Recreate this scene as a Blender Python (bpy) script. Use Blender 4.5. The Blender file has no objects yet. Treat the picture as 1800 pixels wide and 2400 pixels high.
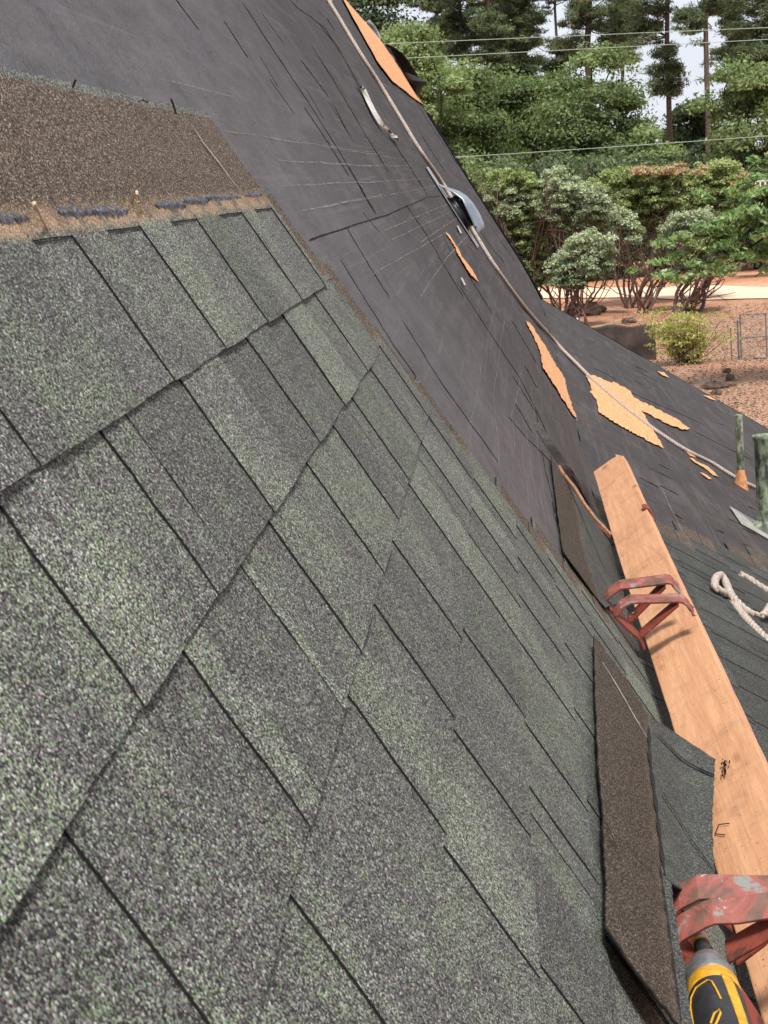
import bpy, math, random
import numpy as np
from mathutils import Vector, Matrix
from mathutils.geometry import tessellate_polygon
random.seed(7); rng = np.random.default_rng(7)
scn = bpy.context.scene
COL = scn.collection

# ------------------------------------------------------------------ camera
H = 5.5                                   # eye height above the ground
F = 4200.0                                # focal length in photo pixels (1800 x 2400)
def cam_basis(vp=(1165, 415), roll=.075):
    c = np.array([vp[0]-900, vp[1]-1200, F], float)
    Y = -(F*F)/(c[0]*roll+c[1]); dn = np.array([roll*Y, Y, F])
    c /= np.linalg.norm(c); up = -dn/np.linalg.norm(dn)
    r = np.cross(c, up)
    if r[0] < 0: r = -r
    return np.array([r, c, up])
M3 = cam_basis()
cam_d = bpy.data.cameras.new("camera"); cam = bpy.data.objects.new("camera", cam_d); COL.objects.link(cam)
R4 = Matrix(((M3[0][0], -M3[0][1], -M3[0][2], 0), (M3[1][0], -M3[1][1], -M3[1][2], 0), (M3[2][0], -M3[2][1], -M3[2][2], H), (0, 0, 0, 1)))
cam.matrix_world = R4
cam_d.sensor_fit = 'VERTICAL'; cam_d.sensor_height = 24; cam_d.lens = F/2400*24
cam_d.clip_start = .05; cam_d.clip_end = 3000
cam_d.dof.use_dof = True; cam_d.dof.focus_distance = 4.0; cam_d.dof.aperture_fstop = 34
scn.camera = cam

# ------------------------------------------------------------------ world, sun, exposure
SUN_EL, SUN_AZ = math.radians(62), math.radians(162)     # azimuth clockwise from +Y
wd = bpy.data.worlds.new("World"); scn.world = wd; wd.use_nodes = True
nt = wd.node_tree; bg = nt.nodes['Background']
sky = nt.nodes.new('ShaderNodeTexSky'); sky.sky_type = 'NISHITA'; sky.sun_disc = False
sky.sun_elevation = SUN_EL; sky.sun_rotation = SUN_AZ; sky.dust_density = 3
tc = nt.nodes.new('ShaderNodeTexCoord'); nz = nt.nodes.new('ShaderNodeTexNoise'); nz.inputs['Scale'].default_value = 3.2; nz.inputs['Detail'].default_value = 6
mp = nt.nodes.new('ShaderNodeMapping'); mp.inputs['Scale'].default_value = (1, 1, 2.5)
rp = nt.nodes.new('ShaderNodeValToRGB'); rp.color_ramp.elements[0].position = .3; rp.color_ramp.elements[1].position = .62
rp.color_ramp.elements[0].color = (.75, .75, .75, 1); rp.color_ramp.elements[1].color = (1, 1, 1, 1)
mx = nt.nodes.new('ShaderNodeMix'); mx.data_type = 'RGBA'
nt.links.new(tc.outputs['Generated'], mp.inputs[0]); nt.links.new(mp.outputs[0], nz.inputs['Vector']); nt.links.new(nz.outputs[0], rp.inputs[0]); nt.links.new(rp.outputs[0], mx.inputs[0])
nt.links.new(sky.outputs[0], mx.inputs[6]); mx.inputs[7].default_value = (5.6, 5.9, 6.5, 1)
nt.links.new(mx.outputs[2], bg.inputs[0]); bg.inputs[1].default_value = .105
sd = bpy.data.lights.new("sun", 'SUN'); sd.energy = 3.3; sd.angle = math.radians(11); sd.color = (1, .95, .88)
sun = bpy.data.objects.new("sun", sd); COL.objects.link(sun)
sdir = Vector((math.sin(SUN_AZ)*math.cos(SUN_EL), math.cos(SUN_AZ)*math.cos(SUN_EL), math.sin(SUN_EL)))
sun.rotation_euler = sdir.to_track_quat('Z', 'Y').to_euler(); sun.location = (0, 0, 40)
scn.view_settings.view_transform = 'Standard'; scn.view_settings.look = 'None'; scn.view_settings.gamma = 1
scn.view_settings.exposure = .60

# ------------------------------------------------------------------ roof frame
TH = math.radians(61); N1 = np.array([math.sin(TH), 0, math.cos(TH)]); D1 = np.array([math.cos(TH), 0, -math.sin(TH)])
h1 = .3256; YR = 19.0; CAM = np.array([0, 0, H]); PH = math.radians(33.6)
D2 = np.array([math.cos(PH), 0, -math.sin(PH)]); N2 = np.array([math.sin(PH), 0, math.cos(PH)])
def ray(x, y):
    w = M3 @ np.array([x-900, y-1200, F]); return w/w[1]
_rk = [(800, 0), (896, 99), (979, 232), (1025, 298), (1065, 368), (1121, 451), (1161, 524), (1224, 613), (1270, 700)]
_s = []; _dl = []
for p in _rk:
    w = ray(*p)*YR; _s.append(w @ D1); _dl.append(w @ N1 + h1)
def smooth_curve(xs, ys):
    c = np.polyfit(xs, ys, 4); lo, hi = min(xs), max(xs)
    return lambda v: float(np.polyval(c, min(max(v, lo), hi)))
bul = smooth_curve(_s, _dl)
def bulge(s, Y):
    if Y < 5: return 0.
    return bul(s)*((Y-5)/(YR-5))**2
def sb(Y): return float(np.interp(Y, [6, 9.7, YR], [1.2, 1.285, _s[-1]]))
LAY = -.012                               # the felt lies under the shingle build-up
def W1(s, Y, up=0.):                      # main slope: s metres down the slope, Y along it
    up += LAY
    return CAM - (h1-bulge(s, Y)-up)*N1 + s*D1 + np.array([0, Y, 0])
def W2(t, Y, up=0.):                      # lower slope: t metres below the change of pitch
    return W1(sb(Y), Y) + t*D2 + up*N2
def hit1(x, y, up=0.):
    r = ray(x, y); dl = 0; up += LAY
    for _ in range(12):
        w = r*(-(h1-dl-up)/(r @ N1)); dl = bulge(w @ D1, min(w[1], YR))
    return float(w @ D1), float(w[1])
def hit2(x, y, up=0.):
    r = ray(x, y); Y = 8.
    for _ in range(25):
        o = W2(0, min(Y, YR), up)-CAM; Y = float((o @ N2-0)/(r @ N2)) if abs(r @ N2) > 1e-6 else Y
        o = W2(0, min(max(Y, 1), YR), up)-CAM; o[1] = 0; Y = float((o @ N2)/(r @ N2))
    w = r*Y; return float((w-o) @ D2), Y
def at(x, y, Y): return ray(x, y)*Y + CAM
def proj(p):
    w = np.array(p, float)-CAM; v = M3[0]*w[0]+M3[1]*w[1]+M3[2]*w[2]; return np.array([900+F*v[0]/v[2], 1200+F*v[1]/v[2]])
Z2 = lambda x, y: (750+x/3.016, y/3.016)
Z4 = lambda x, y: (1200+x/2.765, 650+y/2.765)
Z5 = lambda x, y: (1200+x/2.765, 1000+y/2.765)
Z6 = lambda x, y: (1300+x/3.318, 1950+y/3.318)
ZB = lambda x, y: (1250+x/3.016, 1500+y/3.016)
Z1 = lambda x, y: (x/1.843, y/1.843)
FD = lambda x, y: (x*1.085, y*1.085)

# ------------------------------------------------------------------ materials
class NB:
    def __init__(s, name):
        s.m = bpy.data.materials.new(name); s.m.use_nodes = True; s.t = s.m.node_tree; s.b = s.t.nodes['Principled BSDF']
        s.out = s.t.nodes['Material Output']; s.b.inputs['Roughness'].default_value = .8; s.b.inputs['Specular IOR Level'].default_value = .3
    def n(s, ty, **kw):
        x = s.t.nodes.new(ty)
        for k, v in kw.items(): setattr(x, k, v)
        return x
    def l(s, a, b): s.t.links.new(a, b)
    def coord(s, kind='Object', sc=(1, 1, 1), rot=(0, 0, 0)):
        c = s.n('ShaderNodeTexCoord'); m = s.n('ShaderNodeMapping'); m.inputs['Scale'].default_value = sc; m.inputs['Rotation'].default_value = rot
        s.l(c.outputs[kind], m.inputs[0]); return m.outputs[0]
    def noise(s, v, scale, detail=3, rough=.5, out='Fac', dist=0):
        x = s.n('ShaderNodeTexNoise'); x.inputs['Scale'].default_value = scale; x.inputs['Detail'].default_value = detail; x.inputs['Roughness'].default_value = rough; x.inputs['Distortion'].default_value = dist
        if v is not None: s.l(v, x.inputs['Vector'])
        return x.outputs[out]
    def vor(s, v, scale, out='Color', feat='F1'):
        x = s.n('ShaderNodeTexVoronoi', feature=feat); x.inputs['Scale'].default_value = scale; s.l(v, x.inputs['Vector']); return x.outputs[out]
    def ramp(s, f, stops, const=False):
        r = s.n('ShaderNodeValToRGB'); cr = r.color_ramp
        if const: cr.interpolation = 'CONSTANT'
        while len(cr.elements) < len(stops): cr.elements.new(.5)
        for e, (p, c) in zip(cr.elements, stops): e.position = p; e.color = (*c, 1) if len(c) == 3 else (c[0], c[0], c[0], 1)
        s.l(f, r.inputs[0]); return r.outputs[0]
    def mix(s, f, a, b, mode='MIX'):
        x = s.n('ShaderNodeMix', data_type='RGBA', blend_type=mode)
        for i, v in ((0, f), (6, a), (7, b)):
            if isinstance(v, (int, float)): x.inputs[i].default_value = v
            elif isinstance(v, tuple): x.inputs[i].default_value = (*v, 1)
            else: s.l(v, x.inputs[i])
        return x.outputs[2]
    def math(s, op, a, b=0., c=0.):
        x = s.n('ShaderNodeMath', operation=op)
        for i, v in enumerate((a, b, c)):
            if isinstance(v, (int, float)): x.inputs[i].default_value = v
            else: s.l(v, x.inputs[i])
        return x.outputs[0]
    def sep(s, v):
        x = s.n('ShaderNodeSeparateXYZ'); s.l(v, x.inputs[0]); return x.outputs
    def attr(s, name, out='Color'):
        x = s.n('ShaderNodeAttribute'); x.attribute_name = name; return x.outputs[out]
    def base(s, c):
        if isinstance(c, tuple): s.b.inputs['Base Color'].default_value = (*c, 1)
        else: s.l(c, s.b.inputs['Base Color'])
    def rough(s, v):
        if isinstance(v, (int, float)): s.b.inputs['Roughness'].default_value = v
        else: s.l(v, s.b.inputs['Roughness'])
    def bump(s, f, dist=.001, strength=.6):
        x = s.n('ShaderNodeBump'); x.inputs['Distance'].default_value = dist; x.inputs['Strength'].default_value = strength; s.l(f, x.inputs['Height']); s.l(x.outputs[0], s.b.inputs['Normal'])

def m_simple(name, col, col2=None, scale=20, rough=.8, spec=.3, metal=0, bump=0, detail=5):
    b = NB(name); v = b.coord()
    n = b.noise(v, scale, detail, .6)
    b.base(b.ramp(n, [(.3, col), (.7, col2 or col)])); b.rough(rough); b.b.inputs['Specular IOR Level'].default_value = spec; b.b.inputs['Metallic'].default_value = metal
    if bump: b.bump(n, bump, .7)
    return b.m

def m_shingle(name, dark=0.):
    b = NB(name); v = b.coord()
    gs = 700
    cell = b.vor(v, gs); cs = b.n('ShaderNodeSeparateColor'); b.l(cell, cs.inputs[0])
    f = cs.outputs[0]; g = cs.outputs[1]
    k = 1-dark
    S = lambda *c: tuple(x*k for x in c)
    green = b.ramp(f, [(0, S(.022, .021, .021)), (.27, S(.060, .058, .055)), (.48, S(.13, .13, .115)), (.60, S(.21, .218, .188)), (.73, S(.185, .285, .150)), (.84, S(.31, .32, .285)), (.94, S(.55, .55, .52)), (.975, S(.38, .42, .25))], True)
    grey = b.ramp(f, [(0, S(.022, .020, .022)), (.31, S(.058, .056, .056)), (.52, S(.120, .117, .114)), (.71, S(.21, .207, .20)), (.85, S(.15, .105, .09)), (.875, S(.18, .25, .16)), (.95, S(.46, .46, .45))], True)
    brown = b.ramp(f, [(0, (.020, .014, .010)), (.40, (.065, .047, .034)), (.64, (.135, .100, .073)), (.83, (.24, .19, .145)), (.95, (.50, .43, .36))], True)
    uv = b.sep(b.coord('UV'))
    tone = b.attr('tone'); ts = b.n('ShaderNodeSeparateColor'); b.l(tone, ts.inputs[0])
    big = b.noise(b.coord(sc=(1, 1, 1)), 9, 3, .55)
    # share of green granules: blend by patches and by the shade printed on each tab
    gm = b.math('ADD', b.math('MULTIPLY', b.math('SUBTRACT', big, .5), 3.4), ts.outputs[1])
    gm2 = b.math('GREATER_THAN', gm, b.math('ADD', b.math('MULTIPLY', g, .9), .14))
    c = b.mix(gm2, grey, green)
    # headlap: brown backing granules, rust-stained at the seal line
    wob = b.math('MULTIPLY', b.math('SUBTRACT', b.noise(v, 60, 4, .7), .5), .022)
    vv = b.math('ADD', uv[1], wob)
    head = b.math('MULTIPLY', b.math('LESS_THAN', vv, -.160), b.math('GREATER_THAN', vv, -.322))
    c = b.mix(head, c, brown)
    c = b.mix(1., c, b.ramp(ts.outputs[0], [(0, (.50,)), (1, (1.45,))]), 'MULTIPLY')
    rust = b.ramp(vv, [(0, (0,)), (1, (0,))])
    mr = b.n('ShaderNodeMapRange'); mr.inputs[1].default_value = -.186; mr.inputs[2].default_value = -.164; b.l(vv, mr.inputs[0])
    mr2 = b.n('ShaderNodeMapRange'); mr2.inputs[1].default_value = -.148; mr2.inputs[2].default_value = -.160; b.l(vv, mr2.inputs[0])
    rr = b.math('MULTIPLY', mr.outputs[0], mr2.outputs[0])
    rr = b.math('MULTIPLY', rr, b.math('MULTIPLY_ADD', b.noise(b.coord(sc=(1, 1, 1)), 14, 3), 2.6, -.75))
    rr = b.math('MULTIPLY', b.math('MINIMUM', b.math('MAXIMUM', rr, 0), .68), b.math('MULTIPLY_ADD', ts.outputs[2], .85, .15))
    rc = b.mix(f, (.20, .115, .055), (.56, .41, .26))
    c = b.mix(rr, c, rc)
    # lime-green lichen dust and scuffs
    ln = b.ramp(b.noise(v, 26, 4, .6), [(.56, (0,)), (.74, (.22,))])
    c = b.mix(b.math('MULTIPLY', b.math('MULTIPLY', ln, b.math('GREATER_THAN', cs.outputs[2], .55)), b.math('SUBTRACT', 1., head)), c, S(.23, .33, .15))
    b.base(c); b.rough(.92); b.b.inputs['Specular IOR Level'].default_value = .22
    dist = b.vor(v, gs, 'Distance')
    b.bump(b.math('MULTIPLY_ADD', dist, -1, f), .0010, .75)
    return b.m

def m_felt(name, dk=1.):
    b = NB(name); v = b.coord('UV'); o = b.coord()
    st = b.noise(b.coord('UV', sc=(1.0, 14, 1)), 3, 5, .65)           # long smears along the roll
    st2 = b.noise(b.coord('UV', sc=(7, 1.2, 1)), 2.2, 5, .6)
    fine = b.noise(o, 220, 4, .75)
    blot = b.noise(v, 1.1, 5, .6)
    base = b.ramp(b.math('MULTIPLY_ADD', b.math('SUBTRACT', st, .5), .9, b.math('MULTIPLY_ADD', st2, .35, b.math('MULTIPLY', blot, .5))),
                  [(.25, (.022*dk, .016*dk, .0145*dk)), (.45, (.039*dk, .029*dk, .026*dk)), (.62, (.062*dk, .047*dk, .042*dk))])
    sp = b.ramp(fine, [(.38, (.45,)), (.5, (1.,)), (.66, (1.6,))])
    c = b.mix(1., base, sp, 'MULTIPLY')
    ln_ = b.ramp(b.noise(b.coord('UV', sc=(9, .55, 1)), 3.0, 3, .55), [(.36, (.45,)), (.43, (1.,))]); c = b.mix(.8, c, ln_, 'MULTIPLY')
    ln2 = b.ramp(b.noise(b.coord('UV', sc=(.25, 16, 1)), 3.0, 3, .55), [(.60, (0,)), (.66, (.28,))]); c = b.mix(ln2, c, (.12, .105, .10))
    fib = b.ramp(b.noise(b.coord('UV', sc=(60, 8, 1)), 6, 2, .5), [(.70, (0,)), (.76, (.5,))])
    c = b.mix(fib, c, (.115*dk, .107*dk, .105*dk))
    dust = b.ramp(b.noise(b.coord('UV', sc=(2, 2, 1)), 1.4, 6, .7), [(.52, (0,)), (.75, (.3,))])
    c = b.mix(dust, c, (.14, .10, .085))
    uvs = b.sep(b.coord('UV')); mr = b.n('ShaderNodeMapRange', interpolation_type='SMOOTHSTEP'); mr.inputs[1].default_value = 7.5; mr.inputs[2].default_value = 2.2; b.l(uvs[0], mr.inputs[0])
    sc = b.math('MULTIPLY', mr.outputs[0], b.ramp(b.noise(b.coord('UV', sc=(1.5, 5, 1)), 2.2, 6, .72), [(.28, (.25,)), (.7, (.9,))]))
    c = b.mix(b.math('MULTIPLY', sc, b.ramp(fine, [(.36, (.25,)), (.62, (.75,))])), c, (.175, .17, .185))  # sky sheen on the near felt, painted into the colour as a paler tone
    sm = b.ramp(b.noise(b.coord('UV', sc=(.35, 5, 1), rot=(0, 0, .12)), 2.0, 6, .7), [(.50, (0,)), (.70, (.38,))])
    c = b.mix(sm, c, (.115, .10, .10))
    b.base(c)
    b.rough(b.ramp(st, [(.3, (.60,)), (.7, (.74,))])); b.b.inputs['Specular IOR Level'].default_value = .30
    wr = b.noise(b.coord('UV', sc=(5, 1.2, 1)), 2.5, 4, .6)
    b.bump(b.math('ADD', b.math('MULTIPLY', wr, 6.), b.math('MULTIPLY', fine, .35)), .0034, .8)
    return b.m

def m_wood(name, a, c2, kind='plank', rot=(0, 0, 0)):
    b = NB(name)
    if kind == 'plank':
        v = b.coord('Object', sc=(22, 1.1, 22)); w = b.noise(v, 1.6, 6, .6, dist=1.2)
        fine = b.noise(b.coord('Object', sc=(160, 5, 160)), 2.2, 4, .6)
        col = b.ramp(w, [(.25, a), (.5, tuple((x+y)/2 for x, y in zip(a, c2))), (.75, c2)])
        col = b.mix(.35, col, b.ramp(fine, [(.3, (.55,)), (.7, (1.3,))]), 'MULTIPLY')
        saw = b.noise(b.coord('Object', sc=(3, 90, 3)), 1.5, 2); col = b.mix(.10, col, b.ramp(saw, [(.35, (.6,)), (.6, (1.15,))]), 'MULTIPLY')
        kn = b.vor(b.coord('Object', sc=(9, 3.1, 9)), 1., 'Distance'); col = b.mix(b.ramp(kn, [(0, (.9,)), (.09, (.35,)), (.13, (.0,))]), col, (.20, .075, .028))
        ds = b.ramp(b.noise(b.coord(sc=(1, 1, 1)), 7, 6, .75), [(.52, (0,)), (.72, (.55,))]); col = b.mix(ds, col, (.22, .12, .075))
        pk = b.ramp(b.noise(b.coord(), 130, 2, .5), [(.715, (0,)), (.74, (.95,))]); col = b.mix(pk, col, (.05, .025, .015))
        b.bump(b.math('ADD', fine, saw), .0006, .6)
    else:
        v = b.coord('Object', sc=(26, 5, 26), rot=(0, 0, .5)); w = b.noise(v, 3.6, 6, .75, dist=.8)
        col = b.ramp(w, [(.38, a), (.56, c2)])
        ch = b.vor(b.coord('Object', sc=(60, 14, 60)), 1.); col = b.mix(.10, col, ch, 'OVERLAY'); b.bump(w, .002, .5)
    b.base(col); b.rough(.75); return b.m

def m_foliage(name, cols, trans=.35, rough=.55):
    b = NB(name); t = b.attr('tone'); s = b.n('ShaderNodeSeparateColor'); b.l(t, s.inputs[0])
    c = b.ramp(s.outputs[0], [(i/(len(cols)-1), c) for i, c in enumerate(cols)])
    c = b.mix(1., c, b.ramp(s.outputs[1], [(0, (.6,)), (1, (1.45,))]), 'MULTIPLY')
    b.base(c); b.rough(rough); b.b.inputs['Specular IOR Level'].default_value = .35
    tr = b.n('ShaderNodeBsdfTranslucent'); b.l(b.mix(1., c, (1.1, 1.25, .6), 'MULTIPLY'), tr.inputs[0])
    ms = b.n('ShaderNodeMixShader'); ms.inputs[0].default_value = trans
    b.l(b.b.outputs[0], ms.inputs[1]); b.l(tr.outputs[0], ms.inputs[2]); b.l(ms.outputs[0], b.out.inputs[0]); return b.m

def m_ground():
    b = NB('red dirt'); v = b.coord()
    n = b.noise(v, .25, 6, .62); n2 = b.noise(v, 3.5, 5, .7); n3 = b.noise(v, 22, 3, .7)
    c = b.ramp(n, [(.30, (.38, .15, .078)), (.48, (.47, .22, .125)), (.62, (.54, .31, .20))])
    c = b.mix(.7, c, b.ramp(n2, [(.3, (.35,)), (.5, (.95,)), (.7, (1.45,))]), 'MULTIPLY')
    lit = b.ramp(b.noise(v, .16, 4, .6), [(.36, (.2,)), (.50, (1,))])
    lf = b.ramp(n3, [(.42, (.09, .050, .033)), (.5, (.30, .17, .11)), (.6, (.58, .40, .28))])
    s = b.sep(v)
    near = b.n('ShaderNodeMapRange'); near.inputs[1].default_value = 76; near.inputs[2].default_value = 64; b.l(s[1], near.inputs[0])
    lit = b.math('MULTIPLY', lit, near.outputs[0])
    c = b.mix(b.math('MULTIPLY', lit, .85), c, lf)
    b.base(c); b.rough(.95); b.bump(b.math('ADD', n2, n3), .05, .6); return b.m

SH = m_shingle('granule shingle'); SHD = m_shingle('weathered dark shingle', .45)
ASPH = m_simple('asphalt edge', (.010, .0095, .009), (.022, .02, .02), 300, .9, .2, bump=.0005)
def m_seal():
    b = NB('seal strip asphalt'); v = b.coord(); n = b.noise(v, 230, 5, .75); n2 = b.noise(v, 70, 4, .7)
    c = b.ramp(n, [(.34, (.020, .020, .024)), (.48, (.085, .090, .110)), (.60, (.19, .20, .24)), (.72, (.32, .31, .32))])
    c = b.mix(b.ramp(n2, [(.50, (0,)), (.60, (.85,))]), c, (.085, .058, .042)); b.base(c); b.rough(.8); b.bump(n, .004, 1.); return b.m
ADH = m_seal()
ADHD = m_simple('dark seal line', (.008, .009, .011), (.035, .036, .04), 160, .95, .1, bump=.002)
BLACKF = m_simple('black felt back', (.010, .009, .010), (.028, .025, .025), 12, .8, .2)
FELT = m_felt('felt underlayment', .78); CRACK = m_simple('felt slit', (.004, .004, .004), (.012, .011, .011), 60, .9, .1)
def m_chalk():
    b = NB('chalk line'); n = b.noise(b.coord('UV', sc=(14, 3, 1)), 3, 4, .7); n2 = b.noise(b.coord(), 160, 2)
    b.base((.34, .31, .30)); tr = b.n('ShaderNodeBsdfTransparent'); ms = b.n('ShaderNodeMixShader')
    b.l(b.math('MULTIPLY', b.ramp(n, [(.42, (0,)), (.56, (.62,))]), b.ramp(n2, [(.35, (.3,)), (.6, (1,))])), ms.inputs[0]); b.l(tr.outputs[0], ms.inputs[1]); b.l(b.b.outputs[0], ms.inputs[2]); b.l(ms.outputs[0], b.out.inputs[0]); return b.m
CHALK = m_chalk()
PLY = m_wood('bare sheathing', (.40, .165, .062), (.70, .37, .175), 'ply')
PLANK = m_wood('fir plank', (.48, .23, .115), (.66, .365, .20))
GALV = m_simple('galvanized steel', (.42, .43, .44), (.55, .56, .58), 30, .38, .5, .85)
HOOD = m_simple('blue grey vent enamel', (.17, .195, .235), (.27, .30, .35), 12, .36, .5, .4)
DARKM = m_simple('dark vent metal', (.03, .032, .035), (.07, .07, .075), 30, .35, .5, .7)
ROPE = m_simple('natural rope', (.24, .19, .16), (.50, .43, .38), 90, .9, .2, bump=.002)
ROPEW = m_simple('white cotton rope', (.28, .225, .19), (.50, .43, .37), 90, .9, .2, bump=.002)
def m_paint(name, paint, rust, other, lo=.42, hi=.55):
    b = NB(name); v = b.coord(); n = b.noise(v, 15, 6, .72, dist=.8); n2 = b.noise(v, 42, 5, .7)
    c = b.ramp(b.noise(v, 60, 4), [(.35, tuple(x*.6 for x in rust)), (.7, rust)])
    c = b.mix(b.ramp(n, [(lo-.03, (0,)), (lo+.05, (1,))]), c, paint)
    c = b.mix(b.ramp(n, [(hi, (0,)), (hi+.06, (.85,))]), c, other)
    c = b.mix(b.ramp(n2, [(.67, (0,)), (.71, (.8,))]), c, (.62, .56, .52))
    b.base(c); b.rough(.6); b.bump(n2, .0006, .6); return b.m
RED = m_paint('worn red enamel', (.27, .070, .055), (.17, .085, .062), (.17, .23, .22), .49, .57)
REDD = m_paint('rusty red steel', (.20, .042, .026), (.10, .032, .020), (.24, .10, .07), .45, .64)
PIPE = None
def m_pipe():
    b = NB('weathered green vent pipe'); v = b.coord(sc=(1, 1, .45)); n = b.noise(v, 26, 5, .7)
    b.base(b.ramp(n, [(.38, (.045, .058, .042)), (.47, (.11, .14, .10)), (.54, (.22, .26, .18)), (.7, (.34, .37, .27))])); b.rough(.6); b.bump(n, .002, .4); return b.m
PIPE = m_pipe()
RUST = m_simple('rust orange flashing', (.33, .125, .05), (.62, .33, .16), 30, .8, .3, bump=.002)
LEAD = m_simple('dull flashing sheet', (.20, .195, .17), (.42, .41, .37), 18, .65, .4, .1, bump=.002)
BARK = m_simple('pine bark', (.05, .036, .030), (.16, .115, .095), 9, .95, .2, bump=.02)
BARKO = m_simple('oak bark', (.022, .020, .017), (.075, .066, .055), 9, .95, .2, bump=.02)
BARKM = m_simple('manzanita bark', (.045, .028, .022), (.16, .085, .065), 7, .6, .4, bump=.01)
ROCK = m_simple('lichen rock', (.045, .035, .028), (.19, .14, .11), 6, .95, .2, bump=.04)
SCREEN = m_simple('brown privacy cloth', (.040, .030, .026), (.085, .064, .056), 3, .8, .3, bump=.02)
STEEL = m_simple('grey fence steel', (.11, .11, .11), (.20, .20, .20), 12, .6, .4, .3)
WHITE = m_simple('white paint', (.62, .62, .60), (.75, .75, .73), 5, .6)
YEL = m_simple('yellow plastic', (.38, .19, .012), (.74, .38, .018), 75, .48, .4, bump=.0003, detail=8)
BLK = m_simple('black rubber', (.012, .012, .013), (.03, .03, .032), 90, .55, .4, bump=.0003)
GREYM = m_simple('cast nose metal', (.13, .13, .13), (.30, .30, .30), 70, .45, .5, .6, bump=.0005)
CHROME = m_simple('steel bit', (.14, .14, .15), (.3, .3, .3), 90, .35, .5, .9)
GLUE = m_simple('pale torn paper', (.36, .34, .31), (.52, .50, .46), 40, .8)
RAG = m_simple('pale plastic sheet', (.60, .62, .64), (.80, .82, .84), 14, .6)
COPPER = m_simple('copper brown edge', (.20, .085, .04), (.42, .22, .12), 60, .7)
NAIL = m_simple('rusty nail steel', (.03, .022, .018), (.10, .06, .04), 80, .6, .4, .4)
NAILB = m_simple('pale bent nail', (.45, .33, .22), (.6, .48, .36), 80, .5, .4, .3)
WALLM = m_simple('brown siding', (.16, .11, .075), (.22, .155, .11), 4, .8)
ROAD = m_simple('pale dirt road', (.70, .46, .31), (.78, .56, .41), .8, .95, bump=.03)
GRND = m_ground()

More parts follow.
